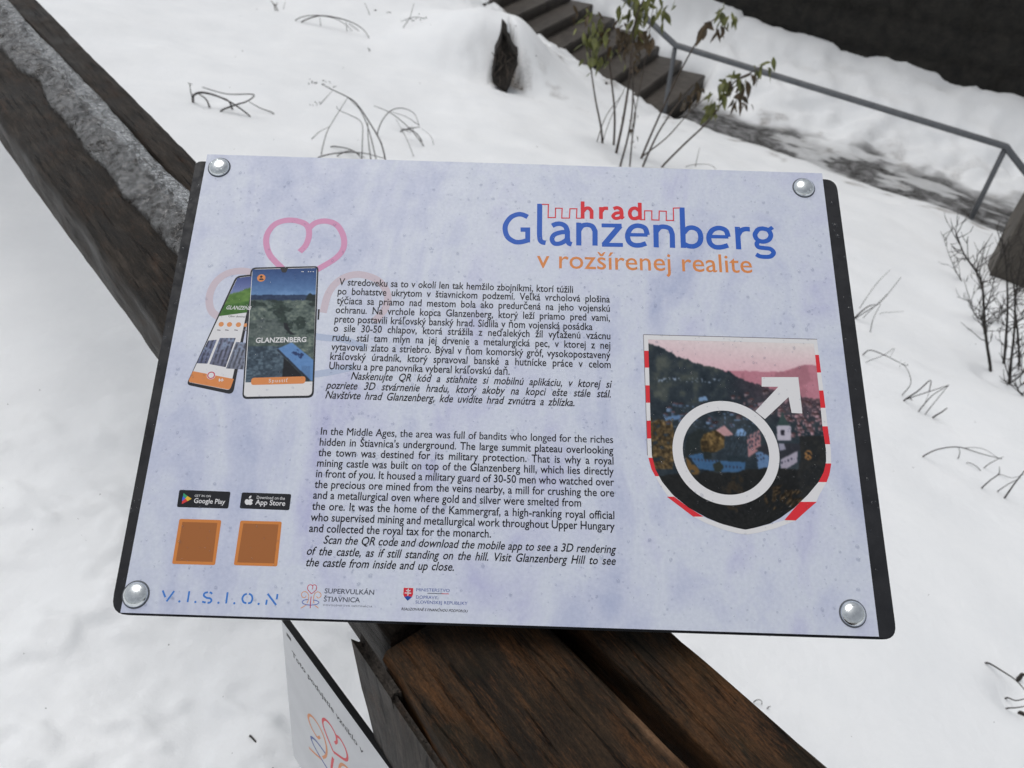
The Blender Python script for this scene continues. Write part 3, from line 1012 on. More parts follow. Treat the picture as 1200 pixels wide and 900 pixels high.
st(sm(cA, [(688, 152), (710, 129), (736, 128), (755, 150)]) + [cA(755, 210)], w2, RD, z=z_())
st([cA(828, 118), cA(828, 211)], w2, RD, z=z_())
st(sm(cA, [(830, 155), (850, 130), (884, 128)]), w2, RD, z=z_())
st(sm(cA, [(926, 131), (955, 123), (982, 136), (990, 165)]) + [cA(990, 196), cA(1003, 208)], w2, RD, z=z_())
st(sm(cA, [(988, 162), (945, 166), (922, 188), (940, 206), (972, 202), (988, 188)]), w2 * 0.9, RD, z=z_())
st([cA(1131, 84), cA(1133, 216)], w2, RD, z=z_())
st(sm(cA, [(1126, 145), (1097, 127), (1066, 136), (1053, 167), (1066, 200), (1097, 208), (1128, 196)]), w2, RD, z=z_())
w3 = up(700, 250, 1.15)
st([cA(*p) for p in [(366, 97), (418, 97), (415, 200), (472, 200), (474, 126), (525, 128), (522, 204), (582, 204), (586, 131), (640, 131), (637, 205), (678, 205)]], w3, RD, z=z_())
st([cB(*p) for p in [(0, 216), (36, 217), (36, 147), (92, 148), (92, 218), (148, 220), (150, 149), (205, 151), (205, 222), (262, 223), (260, 126), (312, 125)]], w3, RD, z=z_())
pr.build('red_heading_lettering', sheet)
pr = Print(L1)
OR = INK['orange']
c2 = crop(560, 180, 2.7273)
pr.text('v rozšírenej realite', c2(188, 364.5), c2(878, 381.5), up(750, 312, 13.6), OR, sx=None, bold=0.004)
pr.build('orange_heading_lettering', sheet)

# ---- the two paragraphs
BK = INK['black']
def paragraph(name, cc_, lines, ref, xh_px, bold):
    pr = Print(L2)
    body, a_, b_, it = lines[ref]
    V, _ = text_raw(body, bold)
    p0, p1 = cc_(*a_), cc_(*b_)
    sx = (p1 - p0).length / (V[:, 0].max() - V[:, 0].min())
    for body, a_, b_, it in lines:
        pr.text(body, cc_(*a_), cc_(*b_), xh_px, BK, sx=sx * (0.985 if it else 1), bold=bold, shear=0.2 if it else 0.0)
    pr.build(name, sheet)
cs = crop(370, 320, 3.2432)
paragraph('paragraph_lettering', cs, [
    ('V stredoveku sa to v okolí len tak hemžilo zbojníkmi, ktorí túžili', (88, 46), (978, 75), 0),
    ('po bohatstve ukrytom v štiavnickom podzemí. Veľká vrcholová plošina', (83, 81), (1118, 112), 0),
    ('týčiaca sa priamo nad mestom bola ako predurčená na jeho vojenskú', (79, 117), (1118, 147), 0),
    ('ochranu. Na vrchole kopca Glanzenberg, ktorý leží priamo pred vami,', (75, 152), (1118, 183), 0),
    ('preto postavili kráľovský banský hrad. Sídlila v ňom vojenská posádka', (71, 187), (1052, 217), 0),
    ('o sile 30-50 chlapov, ktorá strážila z neďalekých žíl vyťaženú vzácnu', (67, 222), (1120, 252), 0),
    ('rudu, stál tam mlyn na jej drvenie a metalurgická pec, v ktorej z nej', (63, 257), (1120, 288), 0),
    ('vytavovali zlato a striebro. Býval v ňom komorský gróf, vysokopostavený', (58, 293), (1120, 325), 0),
    ('kráľovský úradník, ktorý spravoval banské a hutnícke práce v celom', (54, 329), (1121, 361), 0),
    ('Uhorsku a pre panovníka vyberal kráľovskú daň.', (50, 365), (737, 387), 0),
    ('Naskenujte QR kód a stiahnite si mobilnú aplikáciu, v ktorej si', (133, 404), (1121, 436), 1),
    ('pozriete 3D stvárnenie hradu, ktorý akoby na kopci ešte stále stál.', (40, 439), (1121, 473), 1),
    ('Navštívte hrad Glanzenberg, kde uvidíte hrad zvnútra a zblízka.', (36, 476), (983, 506), 1)], 9, up(550, 400, 5.5), 0.011)
ce = crop(340, 490, 3.0)
paragraph('paragraph_lettering', ce, [
    ('In the Middle Ages, the area was full of bandits who longed for the riches', (107, 58), (1135, 88), 0),
    ('hidden in Štiavnica\'s underground. The large summit plateau overlooking', (103, 96), (1136, 126), 0),
    ('the town was destined for its military protection. That is why a royal', (98, 133), (1137, 163), 0),
    ('mining castle was built on top of the Glanzenberg hill, which lies directly', (94, 170), (1138, 200), 0),
    ('in front of you. It housed a military guard of 30-50 men who watched over', (90, 207), (1139, 238), 0),
    ('the precious ore mined from the veins nearby, a mill for crushing the ore', (85, 245), (1139, 276), 0),
    ('and a metallurgical oven where gold and silver were smelted from', (80, 283), (1023, 311), 0),
    ('the ore. It was the home of the Kammergraf, a high-ranking royal official', (76, 322), (1140, 355), 0),
    ('who supervised mining and metallurgical work throughout Upper Hungary', (71, 361), (1141, 394), 0),
    ('and collected the royal tax for the monarch.', (66, 400), (706, 420), 0),
    ('Scan the QR code and download the mobile app to see a 3D rendering', (116, 441), (1143, 475), 1),
    ('of the castle, as if still standing on the hill. Visit Glanzenberg Hill to see', (56, 480), (1143, 516), 1),
    ('the castle from inside and up close.', (52, 520), (575, 537), 1)], 9, up(550, 600, 6.1), 0.011)

# ---- shop badges, plain code tiles
cG = crop(200, 565, 8.0)
pr = Print(L1)
pr.poly([cG(*p) for p in rounded([(82, 72), (562, 90), (540, 248), (58, 234)], 18)], INK['badge'])
tri = lambda pts, m: pr.poly([cG(*p) for p in pts], m, z=L2)
tri([(122, 103), (158, 130), (138, 154), (116, 130)], INK['store_green'])
tri([(116, 130), (138, 154), (108, 178), (110, 150)], INK['store_blue'])
tri([(108, 178), (138, 154), (160, 178), (104, 206)], INK['store_red'])
tri([(158, 130), (197, 156), (160, 178), (138, 154)], INK['store_yellow'])
pr.text('GET IN ON', cG(224, 136), cG(374, 142), up(240, 582, 2.4), INK['white'], z=L2, cap=True)
pr.text('Google Play', cG(216, 194), cG(508, 206), up(245, 590, 3.6), INK['white'], z=L2, bold=0.014)
pr.build('shop_badge_print', sheet)
pr = Print(L1)
pr.poly([cG(*p) for p in rounded([(668, 96), (1131, 112), (1112, 264), (646, 246)], 18)], INK['badge'])
ap = smooth_curve([(732, 166, 0), (748, 158, 0), (766, 164, 0), (772, 172, 0), (760, 186, 0), (768, 198, 0), (756, 212, 0), (742, 214, 0), (730, 210, 0), (714, 213, 0), (700, 202, 0), (695, 182, 0), (702, 166, 0), (716, 160, 0)], 5, True)
pr.poly([cG(*p[:2]) for p in ap], INK['white'], L2)
pr.poly([cG(*p[:2]) for p in smooth_curve([(734, 154, 0), (738, 136, 0), (756, 126, 0), (754, 144, 0)], 4, True)], INK['white'], L2)
pr.text('Download on the', cG(806, 156), cG(1070, 166), up(315, 583, 2.3), INK['white'], z=L2)
pr.text('App Store', cG(792, 210), cG(1072, 222), up(315, 592, 3.8), INK['white'], z=L2, bold=0.014)
pr.build('shop_badge_print', sheet)
cq = crop(120, 560, 3.3333)
for Q, Qi in (([(301, 160), (465, 165), (440, 341), (272, 336)], [(313, 172), (449, 176), (430, 328), (287, 324)]),
              ([(539, 167), (701, 171), (683, 346), (513, 341)], [(551, 178), (688, 182), (671, 334), (527, 330)])):
    pr = Print(L1)
    pr.poly([cq(*p) for p in rounded(Q, 8)], INK['tile'])
    pr.poly([cq(*p) for p in Qi], INK['tile_core'], z=L2)
    pr.build('orange_tile_print', sheet)

# ---- stencil lettering
cV = crop(170, 670, 6.6667)
pr = Print(L1)
vw = up(260, 700, 2.2)
VB = INK['vision']
for pts in ([(138, 146), (158, 199)], [(228, 150), (168, 232)], [(346, 152), (332, 238)], [(645, 160), (633, 248)], [(952, 218), (945, 258)], [(958, 172), (1024, 260)], [(1035, 174), (1028, 216)], [(446, 234), (474, 241)]):
    st([cV(*p) for p in pts], vw, VB)
for pts in ([(492, 160), (468, 166), (459, 186), (482, 204), (508, 208), (519, 224), (507, 240), (488, 243)], [(504, 162), (516, 164), (523, 174)], [(796, 171), (772, 184), (760, 212), (771, 238), (792, 246)], [(812, 171), (833, 186), (838, 214), (826, 240), (804, 247)]):
    st(sm(cV, pts, 5), vw, VB)
for x, y in ((268, 232), (393, 236), (573, 242), (697, 246), (887, 251)):
    pr.disc(cV(x, y), vw * 0.62, VB, 12)
pr.build('stencil_lettering', sheet)

# ---- destination emblem (drawn in the coordinates of the enlarged crop; used again on the small sign)
EMBLEM = [
    ('logo_red', [(280, 172), (290, 150), (286, 124), (262, 112), (235, 122), (222, 150), (232, 182), (272, 228)], 8),
    ('logo_red', [(286, 126), (306, 112), (330, 122), (340, 150), (328, 182), (272, 228)], 8),
    ('logo_orange', [(205, 252), (190, 276), (160, 270), (144, 240), (160, 208), (196, 200), (226, 222), (238, 262), (232, 310), (214, 348)], 8),
    ('logo_orange', [(338, 256), (352, 280), (380, 274), (396, 244), (380, 212), (346, 204), (316, 224), (302, 262), (300, 310), (304, 352)], 8),
    ('logo_blue', [(230, 300), (180, 308), (154, 332), (178, 358), (256, 372), (336, 362), (368, 338), (340, 316), (296, 306)], 8),
    ('logo_red', [(270, 262), (262, 320), (256, 412)], 9),
    ('logo_orange', [(206, 368), (170, 392), (138, 410)], 8),
    ('logo_orange', [(312, 372), (340, 394), (362, 412)], 8)]
cE = crop(340, 675, 10.909)
pr = Print(L1)
dz[0] = 0
for ink_, pts, ww in EMBLEM:
    st(sm(cE, pts, 5), up(365, 700, ww * 1.1 / 10.909), INK[ink_], z=z_())
pr.build('emblem_print', sheet)
pr = Print(L1)
pr.text('SUPERVULKÁN', cE(438, 220), cE(1072, 240), up(410, 693, 5.6), INK['grey'], cap=True, bold=0.012)
pr.text('ŠTIAVNICA', cE(428, 325), cE(892, 338), up(400, 703, 5.6), INK['grey'], cap=True, bold=0.012)
pr.text('DOVOLENKOVÁ DESTINÁCIA', cE(420, 381), cE(1050, 403), up(410, 710, 2.0), INK['grey'], cap=True, char=1.15)
pr.build('emblem_lettering', sheet)

# ---- ministry arms and lettering
cM = crop(460, 675, 12.0)
pr = Print(L1)
pr.poly([cM(*p) for p in [(150, 158), (300, 164), (293, 262), (275, 300), (212, 356), (165, 310), (144, 270)]], INK['white'])
pr.poly([cM(*p) for p in [(157, 165), (293, 170), (287, 262), (272, 294), (212, 300), (164, 292), (150, 262)]], INK['flag_red'], z=L1 + 0.00005)
pr.poly([cM(*p) for p in [(164, 296), (188, 286), (212, 280), (240, 286), (272, 298), (212, 350)]], INK['flag_blue'], z=L1 + 0.0001)
for a_, b_ in (((222, 176), (216, 276)), ((190, 204), (254, 207)), ((172, 238), (264, 242))):
    pr.stroke([cM(*a_), cM(*b_)], up(475, 693, 1.1), INK['white'], z=L1 + 0.00016)
pr.build('coat_of_arms_print', sheet)
pr = Print(L1)
MI = INK['ministry']
pr.text('MINISTERSTVO', cM(334, 214), cM(802, 226), up(505, 693, 3.6), MI, cap=True)
pr.stroke([cM(490, 243), cM(690, 249)], 0.0005, INK['grey'])
pr.stroke([cM(690, 249), cM(790, 252)], 0.0005, INK['flag_red'])
pr.text('DOPRAVY', cM(330, 317), cM(628, 325), up(500, 701, 3.6), MI, cap=True)
pr.text('SLOVENSKEJ REPUBLIKY', cM(322, 386), cM(1054, 407), up(510, 708, 3.6), MI, cap=True)
pr.text('REALIZOVANÉ S FINANČNOU PODPOROU', cM(124, 480), cM(1052, 512), up(505, 715, 3.0), BK, cap=True, shear=0.2, bold=0.012)
pr.build('ministry_lettering', sheet)

# ---- rain drops beaded on the sheet and on the board edge
V, Fs = [], []
def drop(x, y, r, z0, seed):
    rr = random.Random(seed)
    n = 10
    o = len(V)
    h = r * rr.uniform(0.5, 0.7)
    el = rr.uniform(0.85, 1.25)
    ph = rr.random() * 6.28
    ring = []
    for i in range(n):
        t = 2 * math.pi * i / n
        k = 1 + 0.12 * math.sin(2 * t + ph) + 0.06 * math.sin(3 * t - ph)
        ring.append((x + r * k * math.cos(t), y + r * k * el * math.sin(t)))
    for f, hz in ((1.0, 0.0), (0.85, 0.40), (0.6, 0.74), (0.3, 0.94)):
        for px, py in ring:
            V.append((x + (px - x) * f, y + (py - y) * f, z0 + h * hz))
    V.append((x, y, z0 + h))
    for k in range(3):
        for i in range(n):
            j = (i + 1) % n
            Fs.append((o + k * n + i, o + k * n + j, o + (k + 1) * n + j, o + (k + 1) * n + i))
    for i in range(n):
        Fs.append((o + 3 * n + i, o + 3 * n + (i + 1) % n, o + 4 * n))
rd = random.Random(5)
for k in range(3200):
    u_, v_ = rd.random(), rd.random()
    x0, x1 = 0.006, SW - 0.006
    r = min(0.0017, 0.00042 * math.exp(rd.gauss(0.2, 0.5)))
    drop(x0 + (x1 - x0) * u_, 0.006 + (SH - 0.012) * v_, r, 0.0003, k)
for k in range(70):
    e_ = rd.random()
    t = rd.random()
    if e_ < 0.5:
        p = bc[3].lerp(bc[0], t) + Vector((rd.uniform(0.001, 0.008), 0)); z0 = -0.0034
    else:
        p = bc[2].lerp(bc[1], t) - Vector((rd.uniform(0.001, 0.011), 0)); z0 = -0.0034
    drop(p.x, p.y, min(0.002, 0.0005 * math.exp(rd.gauss(0.3, 0.5))), z0 + 0.0001, 5000 + k)
drops = mesh_obj('water_drops', V, Fs, WATER, None, smooth=True)
drops.matrix_world = SIGN_M
tag(drops, 'clear rain drops beaded all over the printed panel and its black board', 'water drops', kind='stuff')
# ------------------------------------------------------------------ ground
FA = R_(39.6)
FE = Vector((-math.sin(FA), math.cos(FA), 0))     # along the railing, away from the viewer
FN = Vector((math.cos(FA), math.sin(FA), 0))      # across the railing, down the slope
P1 = Vector((1.74, 9.11)); PD = Vector((0.876, -0.482)); PN = Vector((0.482, 0.876))   # lower path
STEP_T, STEP_H = 0.35, 0.122
MOUNDS = []
HOLE = []

def hole_parts(x, y):
    """depth behind the mouth of the hollow in the bank, sideways distance, and how far the mouth is cut back there"""
    hx, hy = HOLE[0]
    n_ = math.hypot(hx, hy)
    d = ((x - hx) * hx + (y - hy) * hy) / n_
    l = ((x - hx) * hy - (y - hy) * hx) / n_
    wd = 0.15 * (1 - np.clip((d + 0.05) / 0.62, 0, 1)) + 0.01
    cut = 0.30 * sstep(0.03, -0.03, np.abs(l - 0.02 - 0.06 * d + 0.10 * (vnoise(d / 0.09, l * 0, 5) - 0.5) * (l > 0)) - wd)
    return d, l, cut

def ground_parts(x, y):
    x = np.asarray(x, float); y = np.asarray(y, float)
    a = (x - P1.x) * PD.x + (y - P1.y) * PD.y        # along the path, 0 at the foot of the stairs
    w = (x - P1.x) * PN.x + (y - P1.y) * PN.y        # across it, 0 at its near edge
    return a, w

def ground(x, y):
    x = np.asarray(x, float); y = np.asarray(y, float)
    a, w = ground_parts(x, y)
    pl = 0.074 - 0.206 * x - 0.178 * y
    k = 0.10
    lo = 0.03 + 0 * x
    h = np.clip(0.5 + 0.5 * (lo - pl) / k, 0, 1)     # smooth minimum with the level ground on this side
    z = lo * (1 - h) + pl * h - k * h * (1 - h)
    t = np.clip(-a, -0.2, 4.5)
    edge = np.where(a > 0, -1.91 - 0.094 * np.minimum(a, 9), -1.91 + 0.347 * np.maximum(t, 0))
    ex, ey = x - w * PN.x, y - w * PN.y
    pe = 0.074 - 0.206 * ex - 0.178 * ey
    lift = np.where(a < 0, np.clip(edge - pe, 0, 2), 0)
    z = z + lift * np.exp(-np.clip(-w, 0, 9) ** 2 / 3.2) * (w < 0)
    # drifts and lumps
    rr = np.hypot(x, y)
    z = z + 0.16 * (fbm(x / 1.3, y / 1.3, 3, 4) - 0.5) * sstep(0.8, 4, rr) * sstep(0.3, -1.2, w) + 0.12 * (fbm(x / 0.17, y / 0.17, 18, 3) - 0.5) * sstep(-1.0, -0.25, w) * sstep(0.3, 0.0, w) * sstep(0.9, 0.2, a) + 0.06 * (fbm(x / 0.45, y / 0.45, 8, 2) - 0.5) * (0.4 + 0.6 * sstep(-2.5, -0.2, w))
    near = sstep(3.0, 1.2, rr)
    z = z + near * sstep(0.9, -0.2, x) * (0.10 * (fbm(x / 0.5, y / 0.5, 14, 2) - 0.5) + 0.05 * (fbm(x / 0.22, y / 0.14, 24, 4) - 0.5) + 0.022 * (sstep(0.5, 0.75, fbm(x / 0.16, y / 0.12, 26, 3)) - 0.3))
    if HOLE:
        d, l, cut = hole_parts(x, y)
        dd = d - cut
        z = z + 0.46 * sstep(-0.15, 0.62, dd + 0.04 * (vnoise(x / 0.13, y / 0.13, 19) - 0.5)) * np.exp(-np.clip(d - 0.7, 0, 9) ** 2 / 0.5) * np.exp(-(np.clip(np.abs(l + 0.05) - 0.15, 0, 9) / np.where(l < 0, 0.8, 0.42)) ** 2)
    for mx, my, mh, ms in MOUNDS:
        z = z + mh * np.exp(-((x - mx) ** 2 + (y - my) ** 2) / (2 * ms * ms))
    # beyond the near edge: the trodden path, the stairs and the bank below the far wall
    base = np.where(a > 0, edge - 0.10, edge)
    lump = fbm(x / 0.5, y / 0.5, 41, 4) - 0.5
    path = base + 0.62 * sstep(0.85, 2.7, w + 0.5 * lump) + 0.22 * lump * sstep(0.7, 1.4, w) + 0.03 * (fbm(x / 0.12, y / 0.12, 44, 3) - 0.5)
    under = base - 0.45 * sstep(-0.05, 0.12, w) * sstep(1.62, 1.42, w + 0.35 * lump) + 0.55 * sstep(1.3, 2.8, w) + 0.30 * lump * sstep(1.1, 1.5, w)
    st = sstep(0.12, -0.10, a)
    far = path * (1 - st) + under * st
    b = sstep(-0.12, 0.10, w + 0.20 * (fbm(x / 0.4, y / 0.4, 77, 3) - 0.5))
    z = z * (1 - b) + far * b
    return np.maximum(z, -7.0)

def hit(px, py):
    r = ray(px, py)
    d = np.geomspace(0.3, 40, 4000)
    X_, Y_, Z_ = EYE.x + r.x * d, EYE.y + r.y * d, EYE.z + r.z * d
    i = np.argmax(Z_ < ground(X_, Y_))
    return Vector((X_[i], Y_[i], Z_[i]))

_mp = hit(590, 100)
HOLE.append((_mp.x, _mp.y))
for _px, _py, _d, _s in ((250, 112, -0.05, 0.12), (482, 152, -0.06, 0.07), (1192, 818, -0.05, 0.045), (1158, 436, -0.06, 0.05), (1183, 452, -0.06, 0.05), (425, 182, -0.05, 0.08), (735, 192, -0.05, 0.10)):
    _q = hit(_px, _py)
    MOUNDS.append((_q.x, _q.y, _d, _s))

az = np.concatenate([np.arange(-62, -6, 0.32), np.arange(-6, 2, 0.11), np.arange(2, 62.01, 0.32), np.arange(66, 296, 5.0)])
rad = np.concatenate([np.geomspace(0.25, 9.0, 360), np.linspace(9.04, 10.6, 52), np.geomspace(10.7, 16, 40), [18, 22, 30, 45, 80, 160, 320]])
A_, Rr_ = np.meshgrid(np.radians(az), rad)
GX, GY = np.sin(A_) * Rr_, np.cos(A_) * Rr_
GZ = ground(GX, GY)
na, nr = len(az), len(rad)
verts = np.stack([GX, GY, GZ], -1).reshape(-1, 3).tolist() + [(0, 0, float(ground(0, 0)))]
ix = np.arange(na * nr).reshape(nr, na)
nx_ = np.roll(ix, -1, 1)
faces = np.stack([ix[:-1], nx_[:-1], nx_[1:], ix[1:]], -1).reshape(-1, 4).tolist()
faces += [(na * nr, int(ix[0, i]), int(nx_[0, i])) for i in range(na)]
snow = mesh_obj('snow_ground', verts, faces, SNOW, smooth=True)
tag(snow, kind='structure')
ga, gw = ground_parts(GX, GY)
nb = fbm(GX / 0.5, GY / 0.5, 5, 4); nb2 = fbm(ga / 0.45, gw / 0.15, 6, 4)
icem = sstep(-0.10, 0.02, gw) * sstep(1.05, 0.66, gw + 0.9 * (nb - 0.5) - 0.02 * ga) * sstep(-0.25, 0.15, ga) * np.clip(0.45 + 1.3 * sstep(0.36, 0.56, nb2 + 0.3 * sstep(1.5, 0.2, ga)), 0, 1)
icem = np.clip(icem, 0, 1)
dirtm = sstep(0.62, 0.74, fbm(GX / 0.22, GY / 0.22, 91, 4)) * 0.8 * (sstep(-0.9, -0.3, gw) * sstep(1.6, 0.6, gw))
_hd, _hl, _hc = hole_parts(GX, GY)
dirtm = np.maximum(dirtm, sstep(0.12, 0.24, _hc) * sstep(-0.10, 0.0, _hd) * sstep(0.75, 0.6, _hd))  # soil colour also darkens the inside of the hollow
_bx, _by = GX - _mp.x - 0.45, GY - _mp.y - 0.1
dirtm = np.maximum(dirtm, 0.5 * sstep(0.52, 0.66, fbm(GX / 0.16, GY / 0.16, 92, 4)) * np.exp(-(_bx ** 2 + _by ** 2) / 0.10))
for nm_, arr in (('ice', icem), ('dirt', dirtm)):
    at_ = snow.data.attributes.new(nm_, 'FLOAT', 'POINT')
    at_.data.foreach_set('value', np.concatenate([arr.ravel(), [0.0]]).astype(np.float32))

# ------------------------------------------------------------------ far stone wall, stairs, handrail
def pw(a, w, z):
    return Vector((P1.x + PD.x * a + PN.x * w, P1.y + PD.y * a + PN.y * w, z))

def frame_obj(o, loc, X_, Z_=Vector((0, 0, 1))):
    Y_ = Z_.cross(X_).normalized()
    M = Matrix((X_.normalized(), Y_, Z_)).transposed().to_4x4()
    M.translation = loc
    o.matrix_world = M

a0, a1 = -7.0, 9.0
na_, nz_ = 150, 50
V, Fs = [], []
aa = np.linspace(0, a1 - a0, na_); zz = np.linspace(0, 5.2, nz_)
GA, GZ2 = np.meshgrid(aa, zz)
row = np.floor(GZ2 / 0.42)
joint = np.minimum(np.abs((GZ2 / 0.42) % 1 - 0.5), 1)
colj = np.abs(((GA / 0.75 + 0.37 * row) % 1) - 0.5)
dep = 0.05 * sstep(0.5, 0.38, joint) * sstep(0.5, 0.42, colj) + 0.09 * (fbm(GA / 0.4, GZ2 / 0.3, 66, 4) - 0.5)
for i in range(nz_):
    for j in range(na_):
        V.append((GA[i, j], -dep[i, j] , GZ2[i, j]))
for i in range(nz_ - 1):
    for j in range(na_ - 1):
        Fs.append((i * na_ + j, i * na_ + j + 1, (i + 1) * na_ + j + 1, (i + 1) * na_ + j))
o_ = len(V)
V += [(0, 0.5, 0), (a1 - a0, 0.5, 0), (a1 - a0, 0.5, 5.2), (0, 0.5, 5.2)]
Fs += [(o_, o_ + 3, o_ + 2, o_ + 1)]
tl, tr_ = (nz_ - 1) * na_, nz_ * na_ - 1
Fs += [(tl, tr_, o_ + 2, o_ + 3), (0, tl, o_ + 3, o_), (na_ - 1, o_ + 1, o_ + 2, tr_)]
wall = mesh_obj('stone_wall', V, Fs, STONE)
frame_obj(wall, pw(a0, 2.75, -3.2), Vector((PD.x, PD.y, 0)))
tag(wall, 'dark old stone wall rising behind the snow bank at the top right', 'wall')

stairs = empty('stone_staircase')
frame_obj(stairs, pw(0, 0, -1.98), Vector((-PD.x, -PD.y, 0)))      # local x up the stairs, local y towards the viewer
tag(stairs, 'bare wet concrete steps climbing between snow banks behind the leafy shrubs', 'stairs')
for k in range(11):
    bm = bmesh.new()
    x0, x1 = k * STEP_T, (k + 1) * STEP_T + 0.04
    z1 = (k + 1) * STEP_H
    z0 = z1 - 0.36
    bmesh.ops.create_cube(bm, size=1)
    for v_ in bm.verts:
        v_.co = Vector((x0 + (v_.co.x + 0.5) * (x1 - x0) + (0.0 if v_.co.x > 0 or v_.co.z < 0 else -0.015), -1.45 + (v_.co.y + 0.5) * 1.75, z0 + (v_.co.z + 0.5) * (z1 - z0)))
    bmesh.ops.bevel(bm, geom=list(bm.edges), offset=0.012, segments=2, affect='EDGES')
    bm_obj('step', bm, CONCRETE, stairs)

def tube_into(V, Fs, pts, radii, n=6):
    P = [Vector(p) for p in pts]
    m_ = len(P)
    o = len(V)
    ref = None
    for i in range(m_):
        d = (P[min(i + 1, m_ - 1)] - P[max(i - 1, 0)])
        d = d.normalized() if d.length > 1e-9 else Vector((0, 0, 1))
        if ref is None:
            ref = d.orthogonal().normalized()
        ref = (ref - d * ref.dot(d))
        ref = ref.normalized() if ref.length > 1e-6 else d.orthogonal().normalized()
        b = d.cross(ref)
        r = radii[i] if hasattr(radii, '__len__') else radii
        for k in range(n):
            t = 2 * math.pi * k / n
            V.append(P[i] + (ref * math.cos(t) + b * math.sin(t)) * r)
    for i in range(m_ - 1):
        for k in range(n):
            k2 = (k + 1) % n
            Fs.append((o + i * n + k, o + i * n + k2, o + (i + 1) * n + k2, o + (i + 1) * n + k))
    Fs.append(tuple(o + k for k in range(n))[::-1])
    Fs.append(tuple(o + (m_ - 1) * n + k for k in range(n)))

# handrail: both post tops and feet found on the ground
f1, f2 = pw(0.0, -0.02, -1.93), None
r1 = ray(1138, 255)
k_ = None
_r = ray(778, 134); _k = (P1.dot(PN) - 0.10 - 0.0) / (_r.x * PN.x + _r.y * PN.y); b1 = EYE + _r * _k
b2 = hit(1138, 256)
def above(b, px, py):
    """point seen at the pixel straight above ground point b"""
    r = ray(px, py)
    k = (b.x * r.x + b.y * r.y) / (r.x * r.x + r.y * r.y)
    return Vector((b.x, b.y, EYE.z + r.z * k))
t1, t2 = above(b1, 793, 53), above(b2, 1180, 172)
handrail = empty('metal_handrail', b1)
tag(handrail, 'grey painted steel handrail on posts beside the snowy path and steps', 'handrail')
upv = Vector((-PD.x, -PD.y, 0.56)).normalized()
rail_pts = [t1 + upv * 3.2, t1 + upv * 0.06, t1, t1.lerp(t2, 0.01), t2.lerp(t1, 0.01), t2, t2 + Vector((PD.x * 0.06, PD.y * 0.06, -0.05)), t2 + Vector((PD.x, PD.y, -0.75)) * 2.4]
V, Fs = [], []
tube_into(V, Fs, [p - b1 for p in rail_pts], 0.033, 10)
mesh_obj('rail', V, Fs, STEEL, handrail, smooth=True)
for b_, t_ in ((b1, t1), (b2, t2)):
    V, Fs = [], []
    tube_into(V, Fs, [b_ - Vector((0, 0, 0.4)) - b1, t_ - Vector((0, 0, 0.034)) - b1], 0.027, 10)
    mesh_obj('post', V, Fs, STEEL, handrail, smooth=True)

# brown concrete cheek of the lower flight at the right edge
bq = hit(1160, 322)
cheek = empty('concrete_cheek_wall', bq)
frame_obj(cheek, Vector((bq.x, bq.y, bq.z)), Vector((PD.x, PD.y, 0)))
tag(cheek, 'brown concrete stair wall at the right edge beside the handrail post', 'wall')
for nm_, x0, x1, y0, y1, z0, z1 in (('wall_block', 0.0, 0.26, -0.02, 0.5, -1.3, 0.62), ('wall_block', 0.272, 2.2, -0.16, 0.5, -1.6, 0.50)):
    bm = bmesh.new()
    bmesh.ops.create_cube(bm, size=1)
    bmesh.ops.subdivide_edges(bm, edges=list(bm.edges), cuts=5, use_grid_fill=True)
    for v_ in bm.verts:
        c_ = v_.co
        v_.co = Vector((x0 + (c_.x + .5) * (x1 - x0), y0 + (c_.y + .5) * (y1 - y0), z0 + (c_.z + .5) * (z1 - z0)))
        v_.co += Vector((math.sin(v_.co.z * 31 + v_.co.y * 17), math.sin(v_.co.x * 23 + v_.co.z * 13), math.sin(v_.co.x * 19 + v_.co.y * 29))) * 0.008
    bm_obj(nm_, bm, BROWNSTONE, cheek, smooth=False)

# ------------------------------------------------------------------ wooden railing under the sign
FO = FE * 0.29 + FN * 0.20
fence = empty('wooden_railing')
frame_obj(fence, Vector((FO.x, FO.y, 0)), FE)                       # local x along the rail, local y = away to the left
tag(fence, 'dark wet wooden railing of two thick beams running under the sign', 'railing')
def fl(s, u, z):
    return Vector((s - 0.29, -(u - 0.20), z))

